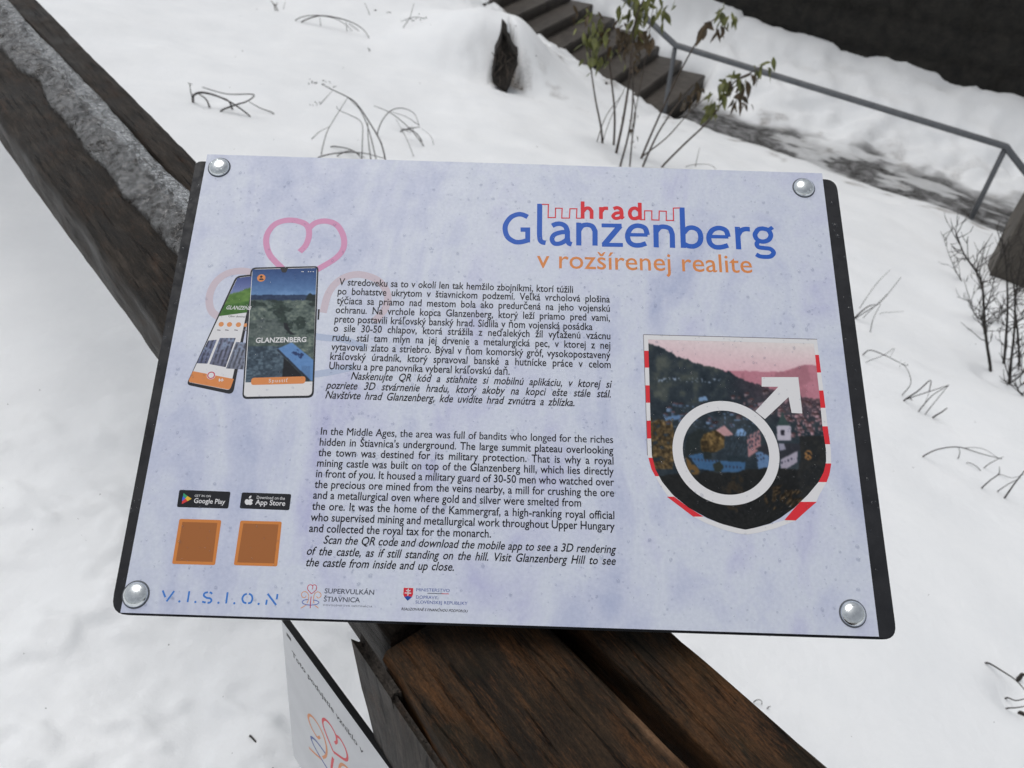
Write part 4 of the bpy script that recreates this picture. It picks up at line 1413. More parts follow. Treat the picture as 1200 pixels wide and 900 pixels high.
def beam(name, s0, s1, uL, uR, zt, zb, mat, n=60, rad=0.008, seed=0, round0=0.0, amp=0.0022, parent=None):
    sec = []
    def arc(cx, cy, a0_, a1_):
        for k in range(4):
            t = a0_ + (a1_ - a0_) * k / 3
            sec.append((cx, cy, math.cos(t), math.sin(t)))
    V, Fs = [], []
    m_ = None
    ss = np.linspace(s0, s1, n)
    for s in ss:
        l, r = uL(s), uR(s)
        e = 0.0
        if round0 and s < s0 + round0:
            q = 1 - (s - s0) / round0
            e = round0 * (1 - math.sqrt(max(0, 1 - q * q)))
        l2, r2 = l + e, r - e * 0.2
        prof = []
        for (cx, cz, t0) in ((l2 + rad, zt - rad, math.pi), (r2 - rad, zt - rad, math.pi / 2), (r2 - rad, zb + rad, 0), (l2 + rad, zb + rad, -math.pi / 2)):
            for k in range(4):
                t = t0 - k / 3 * math.pi / 2
                prof.append((cx + rad * math.cos(t), cz + rad * math.sin(t)))
        dense = []
        for i in range(len(prof)):
            p, q_ = prof[i], prof[(i + 1) % len(prof)]
            dense.append(p)
            L_ = math.hypot(q_[0] - p[0], q_[1] - p[1])
            c_ = int(L_ / 0.012)
            c_ = {3: 9, 7: 6, 11: 9, 15: 6}.get(i, 0)
            for k in range(1, c_):
                dense.append((p[0] + (q_[0] - p[0]) * k / c_, p[1] + (q_[1] - p[1]) * k / c_))
        m_ = len(dense)
        for i, (u, z) in enumerate(dense):
            d = (vnoise(s * 9.0, i * 0.9, 100 + seed) - 0.5) * 2 * amp + (vnoise(s * 30, i * 2.1, 140 + seed) - 0.5) * amp
            cu, cz = (l + r) / 2, (zt + zb) / 2
            k = math.hypot(u - cu, z - cz)
            u2, z2 = u + (u - cu) / k * d, z + (z - cz) / k * d
            V.append(fl(s, float(u2), float(z2)))
    for i in range(n - 1):
        for k in range(m_):
            k2 = (k + 1) % m_
            Fs.append((i * m_ + k, i * m_ + k2, (i + 1) * m_ + k2, (i + 1) * m_ + k))
    Fs.append(tuple(range(m_))[::-1]); Fs.append(tuple((n - 1) * m_ + k for k in range(m_)))
    return mesh_obj(name, V, Fs, mat, parent or fence, smooth=True)

beam('beam', 0.302, 5.5, lambda s: 0.119 - (s - 0.808) * 0.0243, lambda s: 0.243, 1.0, 0.885, WOOD_GREY, 220, 0.012, 1)
beam('beam', 0.305, 5.5, lambda s: 0.272, lambda s: 0.322 + (s - 1.222) * 0.0114, 1.0, 0.90, WOOD_GREY, 220, 0.007, 2)
bl = lambda s: 0.1115 + 0.006 * sstep(0.2, 0.29, s)
beam('beam', -0.9, 0.289, lambda s: float(bl(s)), lambda s: 0.2405 + 0.0 * s + (0.22 - s) * 0.07 * (s > -0.1) + 0.0224 * (s <= -0.1), 1.0, 0.885, WOOD_BROWN, 140, 0.009, 3)
beam('beam', -0.9, 0.30, lambda s: 0.2603 + (0.203 - s) * 0.05 * (s > -0.2) + 0.02 * (s <= -0.2), lambda s: 0.317 + (0.159 - s) * 0.072 * (s > -0.2) + 0.0258 * (s <= -0.2), 1.0, 0.90, WOOD_BROWN, 140, 0.007, 4)
# posts and the side board at the joint
def post(name, s0, s1, u0, u1, z0, z1, mat, seed):
    bm = bmesh.new()
    bmesh.ops.create_cube(bm, size=1)
    for v_ in bm.verts:
        c_ = v_.co
        v_.co = Vector((z0 + (c_.z + .5) * (z1 - z0), -(u0 + (c_.y + .5) * (u1 - u0)) , (s0 + (c_.x + .5) * (s1 - s0))))
    bmesh.ops.bevel(bm, geom=list(bm.edges), offset=0.004, segments=2, affect='EDGES')
    lng = [e_ for e_ in bm.edges if abs(e_.verts[0].co.x - e_.verts[1].co.x) > 0.2]
    bmesh.ops.subdivide_edges(bm, edges=lng, cuts=30, use_grid_fill=True)
    for v_ in bm.verts:
        v_.co.y += float(vnoise(v_.co.x * 12, v_.co.z * 40, seed) - 0.5) * 0.004
        v_.co.z += float(vnoise(v_.co.x * 10, v_.co.y * 40, seed + 1) - 0.5) * 0.004
    o = bm_obj(name, bm, mat, fence)
    # local X of a post is its length (upright)
    o.matrix_parent_inverse = Matrix.Identity(4)
    o.matrix_local = Matrix(((0, 0, 1, -0.29), (0, 1, 0, 0.20), (1, 0, 0, 0), (0, 0, 0, 1)))
    return o
post('post', 0.17, 0.315, 0.126, 0.308, -0.4, 0.883, WOOD_SIDE, 5)
post('post', 5.2, 5.35, 0.105, 0.31, -0.4, 0.883, WOOD_SIDE, 6)
post('side_board', 0.2615, 0.316, 0.1065, 0.1155, -0.3, 0.988, WOOD_SIDE, 7)
post('side_board', 0.03, 0.2608, 0.1055, 0.1105, 0.60, 0.980, WOOD_SIDE, 8)

# ice frozen along the groove between the beams
cI = lambda x, y: (x / 2.1424, y / 2.1424)
def su(px, py, z=1.0):
    q_ = at_z(px, py, z)
    return q_.dot(FE), q_.dot(FN)
Lp = [su(*cI(*p)) for p in [(0, 125), (48, 178), (100, 208), (125, 270), (190, 335), (215, 385), (270, 430), (310, 500), (360, 545), (400, 590), (440, 640)]]
Rp = [su(*cI(*p)) for p in [(20, 0), (72, 62), (132, 124), (205, 200), (265, 262), (320, 322), (380, 395), (430, 448), (470, 480)]]
Lp.sort(); Rp.sort()
ns, nu = 520, 44
V, Fs = [], []
sI = np.linspace(0.42, 3.4, ns)
ul = np.interp(sI, [p[0] for p in Lp], [p[1] for p in Lp]) + 0.004 * (fbm(sI * 22, sI * 0, 3, 3) - 0.5)
ur = np.interp(sI, [p[0] for p in Rp], [p[1] for p in Rp]) + 0.004 * (fbm(sI * 18, sI * 0, 4, 3) - 0.5)
f = np.linspace(0, 1, nu)
UU = ul[:, None] * (1 - f) + ur[:, None] * f
SS = np.repeat(sI[:, None], nu, 1)
prof = np.clip(np.sin(np.pi * np.clip(f, 0, 1)), 0, 1) ** 0.42
hh = prof[None, :] * (0.011 + 0.010 * fbm(SS * 9, UU * 22, 7, 3) + 0.016 * (fbm(SS * 48, UU * 66, 8, 3) - 0.45)) + 0.0006
top = np.stack([SS, UU, 1.0012 + np.maximum(hh, 0.0008)], -1).reshape(-1, 3)
V = [fl(*map(float, p)) for p in top]
nt = len(V)
V += [fl(float(s), float(u), 0.982) for s, u in zip(SS.ravel(), UU.ravel())]
for i in range(ns - 1):
    for j in range(nu - 1):
        a_ = i * nu + j
        Fs.append((a_, a_ + nu, a_ + nu + 1, a_ + 1))
        Fs.append((nt + a_, nt + a_ + 1, nt + a_ + nu + 1, nt + a_ + nu))
for i in range(ns - 1):
    for j in (0, nu - 1):
        a_, b_ = i * nu + j, (i + 1) * nu + j
        Fs.append((a_, nt + a_, nt + b_, b_) if j == 0 else (a_, b_, nt + b_, nt + a_))
for i in (0, ns - 1):
    for j in range(nu - 1):
        a_ = i * nu + j
        Fs.append((a_, a_ + 1, nt + a_ + 1, nt + a_) if i == 0 else (a_, nt + a_, nt + a_ + 1, a_ + 1))
ice = mesh_obj('ice_strip', V, Fs, ICE, smooth=True)
fix_normals(ice)
frame_obj(ice, Vector((FO.x, FO.y, 0)), FE)
tag(ice, 'bumpy grey strip of ice frozen along the wooden railing', 'ice')

# ------------------------------------------------------------------ small white sign on the side of the post
PA, PB = at_z(330, 727, 0.80), at_z(456, 900, 0.80)
pd = (PB - PA).normalized()
pm = Vector((pd.y, -pd.x, 0))
if pm.dot(FN) > 0:
    pm = -pm
N_ = (PA - EYE).cross(ray(345, 900))
th = math.atan(N_.z / pm.dot(N_))
PDn = (Vector((0, 0, -1)) * math.cos(th) + pm * math.sin(th)).normalized()
PNrm = pd.cross(-PDn).normalized()
PM = Matrix((pd, -PDn, PNrm)).transposed().to_4x4()
PM.translation = PA
small = empty('small_sign')
small.matrix_world = PM
tag(small, 'small white sign with an orange and red emblem, tilted beside the railing post', 'sign')
WHITEP = NM('white_plate')
v = WHITEP.coords()
WHITEP.color(WHITEP.ramp(WHITEP.noise(v, 14, 4), [(0.3, (0.52, 0.53, 0.55)), (0.7, (0.60, 0.61, 0.63))]))
WHITEP.set(Roughness=0.4)
WHITEP = WHITEP.m
DARKE = plain('dark_plate_edge', (0.03, 0.03, 0.032), 0.5)
pw_, ph_ = 0.42, 0.297
mesh_obj('plate', [(0, 0, 0), (pw_, 0, 0), (pw_, -ph_, 0), (0, -ph_, 0), (0, 0, -0.001), (pw_, 0, -0.001), (pw_, -ph_, -0.001), (0, -ph_, -0.001)],
         [(0, 3, 2, 1), (0, 4, 7, 3), (3, 7, 6, 2), (2, 6, 5, 1), (4, 5, 6, 7), (0, 1, 5, 4)], [WHITEP, DARKE], small, fmat=[0, 0, 0, 0, 1, 1])
mesh_obj('backing_plate', [(0.0005, 0.0012, -0.0012), (pw_, 0.0012, -0.0012), (pw_, -ph_, -0.0012), (0.0005, -ph_, -0.0012), (0.0005, 0.0012, -0.007), (pw_, 0.0012, -0.007), (pw_, -ph_, -0.007), (0.0005, -ph_, -0.007)],
         [(0, 3, 2, 1), (0, 4, 7, 3), (3, 7, 6, 2), (2, 6, 5, 1), (4, 5, 6, 7), (0, 1, 5, 4)], DARKE, small)
# arm that carries it on the post
V, Fs = [], []
armq = PM.inverted() @ (FE * 0.24 + FN * 0.13 + Vector((0, 0, 0.66)))
tube_into(V, Fs, [Vector((0.30, -0.12, -0.008)), Vector((0.30, -0.12, -0.02)), armq], 0.011, 8)
mesh_obj('bracket', V, Fs, DARKE, small)
def PL(px, py):
    r = ray(px, py)
    k = (PA - EYE).dot(PNrm) / r.dot(PNrm)
    q_ = EYE + r * k - PA
    return Vector((q_.dot(pd), -q_.dot(PDn)))
c7 = lambda x, y: PL(320 + x / 5, 720 + y / 5)
pr = Print(0.0002)
t0, t1_ = c7(112, 238), c7(528, 858)
t1_ = Vector((t1_.x, t0.y))
pr.text('Toto podujatie vzniklo v', t0, t1_, abs((c7(112, 238) - c7(109, 214)).y) * 0.85, INK['black'], bold=0.02)
pr.build('lettering', small)
pr = Print(0.0002)
ha, hb = c7(290, 612), c7(436, 850)
kk = abs(hb.x - ha.x) / 118
hc = (ha + hb) / 2
ky = kk * 1.0
for ei_, (ink_, pts, ww) in enumerate(EMBLEM):
    dd = smooth_curve([((p[0] - 281) * kk + hc.x, -(p[1] - 150) * ky + hc.y, 0) for p in pts], 6)
    pr.stroke([p[:2] for p in dd], ww * kk * 1.15, {'logo_orange': INK['orange'], 'logo_red': INK['red'], 'logo_blue': INK['ministry']}[ink_], z=0.0002 + ei_ * 0.00003)
pr.build('emblem_print', small)
pr = Print(0.0003)
s0_ = c7(90, 128)
pr.poly([(s0_.x - 0.004, s0_.y - 0.003), (s0_.x + 0.006, s0_.y - 0.003), (s0_.x + 0.006, s0_.y + 0.003), (s0_.x - 0.004, s0_.y + 0.003)], INK['black'])
pr.build('fixing_hole', small)

# ------------------------------------------------------------------ plants
def stem_points(px_pts, base=None, lean=0.0):
    """stem standing at the ground point seen at its first pixel; the other pixels follow in an upright plane with a slight lean"""
    b = hit(*px_pts[0]) if base is None else base
    out = [b - Vector((0, 0, 0.06))]
    rng_b = math.hypot(b.x, b.y)
    for i, (px, py) in enumerate(px_pts):
        r = ray(px, py)
        rg = rng_b * (1 + lean * i / max(1, len(px_pts) - 1))
        k = rg / math.hypot(r.x, r.y)
        out.append(EYE + r * k if i else b)
    return out

c3 = lambda x, y: (560 + x / 3.5294, y / 3.5294)
def leaf_into(V, Fs, p, d, L, W, curl, rr):
    """a pointed leaf hanging from p along d, folded a little along its midrib"""
    d = d.normalized()
    side = d.cross(Vector((rr.uniform(-1, 1), rr.uniform(-1, 1), rr.uniform(-.4, .4)))).normalized()
    nrm = side.cross(d)
    o = len(V)
    st_ = [(0, 0.06), (0.22, 0.75), (0.45, 1.0), (0.72, 0.66), (1.0, 0.03)]
    for t, wv in st_:
        c_ = p + d * (L * t) + nrm * (curl * L * t * t) + Vector((0, 0, -0.25 * L * t * t))
        for sgn in (-1, 0, 1):
            V.append(c_ + side * (W * wv * sgn * 0.5) + nrm * (0.16 * W * wv * abs(sgn)))
    for i in range(4):
        for k in range(2):
            a_ = o + i * 3 + k
            Fs.append((a_, a_ + 3, a_ + 4, a_ + 1))

def leaves_at(V, Fs, px, py, dist, n, spread, L, rr, down=0.8):
    r = ray(px, py)
    k = dist / math.hypot(r.x, r.y)
    c_ = EYE + r * k
    for _ in range(n):
        p = c_ + Vector((rr.gauss(0, spread), rr.gauss(0, spread), rr.gauss(0, spread)))
        d = Vector((rr.gauss(0, 0.5), rr.gauss(0, 0.5), -down + rr.gauss(0, 0.35)))
        l_ = L * rr.uniform(0.45, 1.1)
        leaf_into(V, Fs, p, d, l_, l_ * rr.uniform(0.34, 0.55), rr.uniform(-0.35, 0.35), rr)

def shrub(name, label, cat, stems, leafsets, base_i=0):
    b = hit(*stems[base_i][0][0])
    root = empty(name, b)
    tag(root, label, cat)
    for pts, r0, lean in stems:
        V, Fs = [], []
        P = stem_points(pts, None, lean)
        P = smooth_curve(P, 4)
        n = len(P)
        tube_into(V, Fs, [p - b for p in P], [max(0.0022, r0 * (1 - 0.65 * i / n)) for i in range(n)], 6)
        mesh_obj('stem', V, Fs, STEM, root, smooth=True)
    rr = random.Random(len(stems) * 17 + 3)
    for mat, items in leafsets:
        V, Fs = [], []
        for x, y, n, spread, L in items:
            n = int(n * 1.55)
            px, py = c3(x, y)
            leaves_at(V, Fs, px, py, math.hypot(b.x, b.y) * rr.uniform(0.985, 1.02), n, spread, L, rr)
        mesh_obj('leaves', [p - b for p in V], Fs, mat, root)
    return root

S3 = lambda *p: [c3(*q_) for q_ in p]
shrub('leafy_shrub', 'thin shrub clump with withered green and brown leaves in front of the steps', 'shrub', [
    (S3((515, 592), (508, 520), (488, 420), (470, 300), (462, 200)), 0.012, 0.0),
    (S3((562, 600), (566, 470), (552, 330), (540, 230), (530, 120)), 0.012, 0.01),
    (S3((572, 634), (600, 500), (625, 340), (636, 200), (655, 70), (700, -30)), 0.013, 0.02),
    (S3((588, 690), (622, 560), (640, 430), (640, 230), (640, 140)), 0.010, -0.01),
    (S3((628, 690), (640, 560), (652, 470), (640, 380)), 0.008, 0.0),
    (S3((492, 588), (530, 480), (590, 400), (618, 340)), 0.005, 0.0),
    (S3((515, 592), (545, 500), (600, 380)), 0.005, 0.0),
    (S3((632, 560), (690, 260), (720, 60), (735, -10)), 0.006, 0.02)], [
    (LEAF_G, [(480, 100, 14, 0.06, 0.10), (480, 160, 16, 0.07, 0.11), (515, 190, 10, 0.06, 0.10), (660, 20, 16, 0.07, 0.11), (655, 80, 10, 0.05, 0.10), (700, 20, 8, 0.05, 0.09), (760, 20, 9, 0.05, 0.10), (770, 50, 4, 0.03, 0.10), (505, 240, 6, 0.05, 0.08)]),
    (LEAF_B, [(620, 170, 9, 0.07, 0.10), (655, 130, 10, 0.07, 0.10), (705, 150, 5, 0.03, 0.13), (640, 250, 7, 0.05, 0.08), (430, 60, 4, 0.05, 0.09), (600, 130, 6, 0.05, 0.09), (640, 470, 4, 0.03, 0.05), (655, 580, 2, 0.02, 0.06), (540, 130, 6, 0.06, 0.09), (645, 530, 3, 0.02, 0.05)])])
shrub('leafy_shrub', 'sparse arching shrub with drooping yellow green leaves beside the handrail', 'shrub', [
    (S3((676, 655), (715, 560), (762, 455), (840, 290), (935, 125), (1000, 60)), 0.011, 0.02),
    (S3((682, 690), (735, 570), (790, 480), (850, 400), (890, 350)), 0.010, 0.02),
    (S3((672, 655), (780, 570), (870, 470), (950, 395)), 0.008, 0.02),
    (S3((760, 692), (850, 600), (940, 515), (1000, 440), (1060, 340), (1130, 300), (1190, 265)), 0.010, 0.03),
    (S3((860, 690), (905, 680), (960, 682), (985, 700)), 0.004, 0.0),
    (S3((900, 690), (910, 640), (918, 612)), 0.004, 0.0)], [
    (LEAF_G, [(1020, 50, 7, 0.03, 0.10), (1050, 70, 4, 0.03, 0.09), (985, 400, 8, 0.04, 0.12), (975, 440, 5, 0.03, 0.10), (1015, 340, 7, 0.04, 0.10), (1070, 310, 5, 0.03, 0.09), (1190, 280, 6, 0.04, 0.10), (1110, 330, 4, 0.03, 0.10)]),
    (LEAF_B, [(940, 90, 4, 0.02, 0.13), (995, 115, 4, 0.02, 0.10), (1090, 360, 6, 0.03, 0.11), (1080, 400, 6, 0.03, 0.12), (1140, 310, 4, 0.02, 0.12), (1110, 430, 3, 0.02, 0.08), (895, 370, 9, 0.05, 0.10), (880, 420, 5, 0.04, 0.09), (1040, 355, 4, 0.02, 0.09)])])

# bare shrub at the right
c5 = lambda x, y: (960 + x / 2.5, 240 + y / 2.5)
S5 = lambda *p: [c5(*q_) for q_ in p]
def bare(label, stems, seed):
    b = hit(*stems[0][0][0])
    root = empty('bare_shrub', b)
    tag(root, label, 'shrub')
    rr = random.Random(seed)
    for pts, r0 in stems:
        V, Fs = [], []
        P = smooth_curve(stem_points(pts), 5)
        n = len(P)
        tube_into(V, Fs, [p - b for p in P], [1.05 * r0 * (1 - 0.72 * i / n) for i in range(n)], 6)
        for i in range(n // 4, n):
            d = (P[i] - P[i - 1]).normalized()
            out = Vector((rr.uniform(-1, 1), rr.uniform(-1, 1), rr.uniform(-0.1, 0.9))).normalized()
            L = rr.uniform(0.08, 0.24) * (1 - 0.3 * i / n)
            q_ = [P[i]]
            dd = (d * 0.5 + out).normalized()
            for k in range(4):
                dd = (dd + Vector((rr.gauss(0, 0.2), rr.gauss(0, 0.2), 0.12 + rr.gauss(0, 0.15)))).normalized()
                q_.append(q_[-1] + dd * L / 4)
                if rr.random() < 0.5 and k > 0:
                    e_ = (dd + Vector((rr.uniform(-1, 1), rr.uniform(-1, 1), rr.uniform(-.3, .8)))).normalized()
                    tube_into(V, Fs, [q_[-1] - b, q_[-1] + e_ * L * 0.22 - b, q_[-1] + (e_ + Vector((0, 0, 0.2))) * L * 0.42 - b], [0.0021, 0.0017, 0.0011], 4)
            tube_into(V, Fs, [p - b for p in q_], [0.0028, 0.0024, 0.0020, 0.0016, 0.0011], 5)
        mesh_obj('stem', V, Fs, TWIG, root, smooth=True)
bare('bare dark branching shrub standing in the snow at the right edge', [
    (S5((502, 486), (490, 400), (484, 330), (478, 240), (462, 200), (425, 145), (402, 85)), 0.009),
    (S5((484, 380), (478, 330), (500, 270), (520, 190), (545, 120)), 0.005),
    (S5((478, 250), (430, 240), (390, 170), (362, 90)), 0.0045),
    (S5((500, 350), (515, 400), (520, 435)), 0.004),
    (S5((462, 200), (440, 230), (372, 225)), 0.003),
    (S5((480, 345), (455, 320), (440, 270)), 0.003)], 4)
bare('bare dark shrub of several upright stems cut off by the right picture edge', [
    (S5((540, 466), (548, 380), (552, 290), (548, 185), (540, 120)), 0.009),
    (S5((556, 526), (562, 460), (572, 360), (572, 250), (560, 190)), 0.009),
    (S5((586, 474), (582, 380), (574, 300), (585, 200), (600, 120)), 0.008),
    (S5((545, 355), (500, 345), (470, 310)), 0.003),
    (S5((552, 280), (590, 240), (640, 150)), 0.004),
    (S5((556, 526), (620, 470), (660, 380)), 0.005),
    (S5((596, 560), (582, 540), (600, 520)), 0.005)], 9)

# dead weeds poking out of the snow
def weed(label, lines, heads=(), group=None, mat=TWIG):
    """each line: pixels, radius, and whether the far end dips back into the snow"""
    b = hit(*lines[0][0][0])
    root = empty('dead_weed', b)
    tag(root, label, 'dead weed', group)
    rb = math.hypot(b.x, b.y)
    for pts, r0, dips in lines:
        V, Fs = [], []
        g0 = hit(*pts[0]) if dips != 'free' else None
        R0 = math.hypot(g0.x, g0.y) if g0 is not None else rb
        if abs(R0 - rb) > 0.35 * rb:
            R0 = rb
        R1 = R0
        if dips == 'both':
            g1 = hit(*pts[-1])
            R1 = math.hypot(g1.x, g1.y)
            if abs(R1 - R0) > 0.4 * R0:
                R1 = R0
        P = []
        for i, (px, py) in enumerate(pts):
            r = ray(px, py)
            rg = R0 + (R1 - R0) * i / max(1, len(pts) - 1)
            P.append(EYE + r * (rg * 0.995 / math.hypot(r.x, r.y)))
        if dips != 'free':
            d = P[0] - P[1]
            P = [P[0] + Vector((0, 0, -0.03))] + P
        if dips == 'both':
            P = P + [P[-1] + Vector((0, 0, -0.03))]
        P = smooth_curve(P, 4)
        n = len(P)
        tube_into(V, Fs, [p - b for p in P], [max(0.0009, 1.25 * r0 * (1 - 0.62 * i / n)) for i in range(n)], 5)
        mesh_obj('stalk', V, Fs, mat, root, smooth=True)
    rr = random.Random(int(b.x * 1000) & 1023)
    for hx, hy, k, sp in heads:
        V, Fs = [], []
        for _ in range(k):
            px, py = hx + rr.gauss(0, sp), hy + rr.gauss(0, sp * 0.7)
            r = ray(px, py)
            c_ = EYE + r * (rb / math.hypot(r.x, r.y)) - b
            q_ = 0.0045 * rb / 5 * rr.uniform(0.6, 1.2)
            o = len(V)
            for dx, dy, dzz in ((1, 0, 0), (-1, 0, 0), (0, 1, 0), (0, -1, 0), (0, 0, 1.2), (0, 0, -1.2)):
                V.append(c_ + Vector((dx, dy, dzz)) * q_)
            for f_ in ((0, 2, 4), (2, 1, 4), (1, 3, 4), (3, 0, 4), (2, 0, 5), (1, 2, 5), (3, 1, 5), (0, 3, 5)):
                Fs.append(tuple(o + i for i in f_))
            tube_into(V, Fs, [c_, c_ * 0.9 + (EYE + ray(hx, hy + 4) * (rb / math.hypot(ray(hx, hy + 4).x, ray(hx, hy + 4).y)) - b) * 0.1], 0.0008, 3)
        mesh_obj('seed_head', V, Fs, mat, root)
c_b = lambda x, y: (200 + x / 2.857, y / 2.857)
Sb = lambda *p: [c_b(*q_) for q_ in p]
G_ = 'dead weeds poking out of the snow'
weed('flattened tangle of bent dark stems in a snow hollow above the left sign corner', [
    (Sb((75, 340), (78, 318), (105, 310), (150, 320), (205, 345), (262, 386)), 0.0075, 'both'),
    (Sb((130, 358), (118, 332), (90, 312)), 0.006, 'g'),
    (Sb((205, 362), (190, 335), (140, 318)), 0.006, 'g'),
    (Sb((170, 370), (215, 352), (258, 338), (277, 316), (190, 315), (105, 292)), 0.005, 'g'),
    (Sb((342, 378), (300, 362), (262, 340)), 0.004, 'g'),
    (Sb((74, 335), (66, 300), (64, 280)), 0.004, 'g')], [(66, 98, 4, 3)] and [(223, 99, 4, 2.5)], G_)
weed('long thin dead stem arching low over the snow at the top', [
    (Sb((440, 72), (490, 54), (540, 56), (600, 72), (640, 95), (662, 122)), 0.006, 'both'),
    (Sb((420, 66), (450, 54), (500, 52), (560, 66), (605, 100)), 0.0045, 'both'),
    (Sb((502, 84), (500, 60)), 0.004, 'g'), (Sb((590, 100), (588, 68)), 0.004, 'g'),
    (Sb((665, 165), (650, 150), (640, 115), (600, 80)), 0.004, 'both')], [(429, 54, 5, 2.5)], G_)
weed('tall dead umbel weed with seed heads just above the sign edge', [
    (Sb((720, 540), (705, 480), (672, 420), (625, 350), (592, 325), (540, 300), (505, 280)), 0.0045, 'g'),
    (Sb((690, 545), (665, 440), (635, 370), (595, 328)), 0.0035, 'g'),
    (Sb((505, 515), (515, 470), (532, 425), (592, 328)), 0.003, 'g'),
    (Sb((472, 466), (500, 440), (532, 424)), 0.0022, 'free'),
    (Sb((640, 540), (642, 470), (640, 412), (600, 385), (565, 370), (555, 356)), 0.0028, 'g'),
    (Sb((672, 545), (662, 470), (660, 410)), 0.004, 'g'),
    (Sb((500, 350), (540, 305)), 0.002, 'free'),
    (Sb((495, 527), (560, 512), (640, 512), (715, 530)), 0.004, 'g'),
    (Sb((540, 490), (600, 500), (650, 528)), 0.004, 'g'), (Sb((560, 520), (610, 505), (650, 545)), 0.0035, 'g')],
    [(366, 96, 7, 3.5), (382, 98, 8, 4), (388, 103, 5, 2.5), (369, 122, 7, 3)], G_)
weed('dead weed bent into a hoop over a grey hollow in the snow', [
    (Sb((692, 450), (705, 410), (735, 372), (775, 362), (815, 380), (832, 420)), 0.0035, 'g'),
    (Sb((845, 485), (800, 430), (740, 380), (680, 354)), 0.0035, 'g'),
    (Sb((832, 420), (790, 392), (738, 374)), 0.0022, 'free'),
    (Sb((812, 520), (790, 465), (755, 400)), 0.0022, 'g'),
    (Sb((880, 480), (870, 455), (840, 430)), 0.0018, 'g'),
    (Sb((770, 440), (800, 430), (835, 425)), 0.005, 'g'), (Sb((840, 470), (815, 440), (770, 430)), 0.004, 'g')], [(481, 152, 9, 4)], G_)
weed('faint dry weed tuft at the upper middle of the snow slope', [
    (Sb((780, 90), (800, 60), (815, 10)), 0.004, 'g'), (Sb((850, 62), (810, 58), (770, 72)), 0.004, 'g'), (Sb((665, 45), (650, 10)), 0.004, 'g'), (Sb((735, 40), (720, 45), (718, 62)), 0.003, 'g')],
    [(495, 22, 6, 4), (480, 24, 5, 3), (441, 12, 2, 1)], G_)
weed('pale dry grass stub at the very top left of the snow', [
    (Sb((350, 32), (345, 15), (335, 2)), 0.006, 'g'), (Sb((358, 34), (352, 20), (345, 12)), 0.006, 'g'), (Sb((378, 28), (384, 5)), 0.003, 'g')], [(322, 6, 5, 2)], G_, STEM)
weed('grey dry grass fan leaning beside the right sign edge', [
    (S5((108, 332), (150, 305), (185, 280), (240, 212)), 0.003, 'g'), (S5((105, 330), (140, 300), (165, 292)), 0.0045, 'g'),
    (S5((120, 300), (165, 235), (208, 190)), 0.0022, 'g'), (S5((180, 318), (210, 315), (248, 312)), 0.0016, 'g'),
    (S5((150, 370), (158, 335), (180, 290)), 0.0025, 'g'), (S5((130, 330), (160, 300), (200, 260)), 0.002, 'g')], [(1018, 390, 10, 5), (1022, 398, 5, 4)], G_)
weed('hooked dead stem with a small seed head right of the sign', [
    (S5((130, 438), (150, 426), (190, 440), (230, 460), (255, 472)), 0.003, 'g'), (S5((245, 555), (268, 525), (262, 490), (245, 465)), 0.0022, 'g'),
    (S5((140, 460), (190, 440), (220, 420), (208, 445)), 0.0016, 'g')], [(1058, 427, 8, 3)], G_)
weed('zigzag of broken dark stalks in the snow right of the sign', [
    (S5((250, 572), (290, 545), (326, 514), (322, 548)), 0.0035, 'g'), (S5((250, 572), (320, 548), (380, 528)), 0.0028, 'g'),
    (S5((292, 604), (330, 560), (380, 528)), 0.0028, 'g'), (S5((312, 612), (345, 570), (378, 530)), 0.0022, 'g'), (S5((335, 622), (358, 608), (375, 595)), 0.004, 'g'),
    (S5((265, 565), (285, 590), (300, 600), (322, 550)), 0.0018, 'g')], [], G_)
weed('long low dead stalk lying on the snow at the lower right', [
    (S5((306, 736), (350, 716), (410, 710), (470, 728), (535, 745)), 0.0026, 'g'), (S5((408, 740), (412, 725), (408, 710)), 0.002, 'g'),
    (S5((486, 768), (510, 752), (540, 738)), 0.002, 'g'), (S5((430, 712), (480, 715), (525, 742)), 0.0014, 'g')], [], G_)
weed('forked dead stalks at the right picture edge below the long low one', [
    (S5((478, 828), (500, 808), (526, 788), (528, 768)), 0.0026, 'g'), (S5((436, 755), (465, 770), (485, 800), (486, 815)), 0.0016, 'g'),
    (S5((545, 856), (570, 820), (605, 775)), 0.0036, 'g'), (S5((525, 838), (560, 815), (590, 800)), 0.002, 'g'), (S5((530, 790), (565, 800), (600, 790)), 0.0014, 'g')], [], G_)
cz = lambda x, y: (1100 + x / 2.37, 480 + y / 2.37)
Sz = lambda *p: [cz(*q_) for q_ in p]
weed('dark bent stalks in a shaded hollow at the lower right corner', [
    (Sz((135, 703), (175, 725), (215, 752), (245, 785)), 0.0026, 'g'), (Sz((190, 800), (215, 808), (250, 800)), 0.0022, 'g'), (Sz((188, 830), (215, 828), (250, 822)), 0.0022, 'g'),
    (Sz((225, 745), (232, 735), (240, 738)), 0.006, 'g'), (Sz((230, 842), (240, 852), (255, 850)), 0.006, 'g')], [(1180, 817, 1, 0.3)], G_)
weed('thin twig lying in the snow at the bottom left', [
    ([(293, 862), (305, 876), (316, 893), (322, 905)], 0.0018, 'both')], [], G_)
weed('tiny bent grass blade on the snow beside the lower right beam', [
    ([(884, 822), (890, 820), (893, 824)], 0.0012, 'both'), ([(900, 829), (903, 828)], 0.0014, 'g')], [], G_)

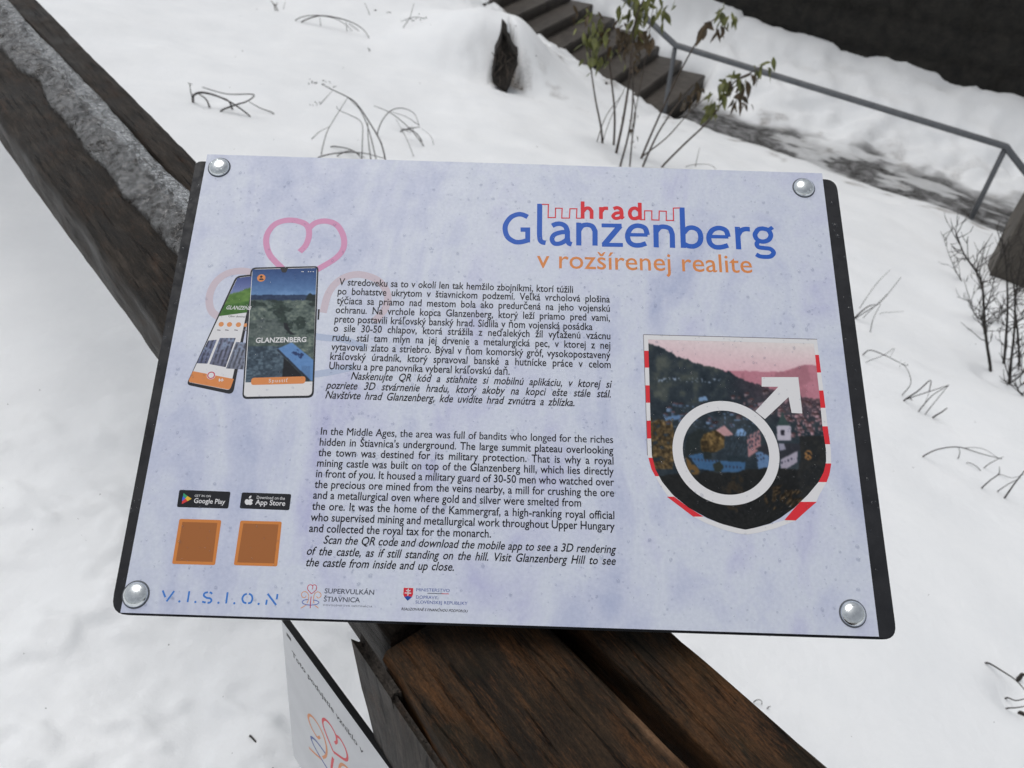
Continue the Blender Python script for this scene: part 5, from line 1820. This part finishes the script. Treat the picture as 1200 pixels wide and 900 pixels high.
# dark back of the hollow in the bank; its shade is put into the colour
sp_px = [(100, 128), (112, 140), (119, 152), (122, 176), (131, 188), (138, 215), (152, 232), (161, 238), (150, 262), (160, 272), (147, 305), (132, 350), (116, 381), (95, 365), (68, 342), (62, 312), (70, 275), (72, 235), (88, 200), (96, 170)]
sb = hit(*c3(100, 392))
root = empty('dark_hollow', sb)
tag(root, 'dark ragged hollow in the snow bank, its shade given by a near black back', 'snow hollow')
bm = bmesh.new()
pts = []
Rb = math.hypot(sb.x, sb.y) * 1.014
for x, y in sp_px:
    r = ray(*c3(x, y))
    pts.append(EYE + r * ((Rb + 0.30 * (381 - y) / 253) / math.hypot(r.x, r.y)) - sb)
dirn = Vector((sb.x, sb.y, 0)).normalized()
from mathutils.geometry import tessellate_polygon
cen = sum(pts, Vector()) / len(pts)
rings = []
for f_, off in ((1.12, 0.30), (1.12, 0.05), (0.95, 0.03), (0.7, 0.08), (0.35, 0.10)):
    rings.append([bm.verts.new(cen + (p - cen) * f_ + dirn * (off + 0.03 * random.random())) for p in pts])
for a_, b_ in zip(rings, rings[1:]):
    for i in range(len(pts)):
        j = (i + 1) % len(pts)
        bm.faces.new((a_[i], a_[j], b_[j], b_[i]))
bm.faces.new(rings[-1]); bm.faces.new(rings[0][::-1])
bmesh.ops.recalc_face_normals(bm, faces=bm.faces)
bm_obj('hollow_back', bm, HOLLOW_SHADE, root)
for k in range(14):
    V, Fs = [], []
    x, y = random.uniform(75, 140), random.uniform(240, 370)
    pp = []
    for q_ in range(3):
        r = ray(*c3(x + random.uniform(-18, 18), y - q_ * 22))
        pp.append(EYE + r * (Rb * 0.993 / math.hypot(r.x, r.y)) - sb)
    tube_into(V, Fs, pp, 0.004, 4)
    mesh_obj('hollow_strand', V, Fs, STEM, root)

# small dark crumbs of bark and leaf litter scattered on the snow (each a few millimetres)
V, Fs = [], []
rr = random.Random(21)
for k in range(130):
    if k < 50:
        p = hit(rr.uniform(0, 330), rr.uniform(430, 900))
    elif k < 90:
        p = hit(rr.uniform(820, 1200), rr.uniform(250, 880))
    else:
        p = hit(rr.uniform(230, 760), rr.uniform(0, 180))
    s_ = 0.0011 * math.hypot(p.x, p.y, 1.0) * rr.uniform(0.35, 1.0)
    o = len(V)
    for dx, dy, dzz in ((1, 0, 0.1), (-1, 0.2, 0), (0.1, 1.3, 0), (-.2, -1, 0), (0.1, 0, 0.9), (0, 0, -0.8)):
        V.append(p + Vector((dx * rr.uniform(.6, 1.4), dy * rr.uniform(.6, 1.4), dzz)) * s_)
    for f_ in ((0, 2, 4), (2, 1, 4), (1, 3, 4), (3, 0, 4), (2, 0, 5), (1, 2, 5), (3, 1, 5), (0, 3, 5)):
        Fs.append(tuple(o + i for i in f_))
lit = mesh_obj('leaf_litter', V, Fs, TWIG)
tag(lit, 'dark crumbs of bark and leaves scattered over the snow', 'litter', kind='stuff')

bpy.data.objects.remove(_to)
bpy.data.curves.remove(_tc)
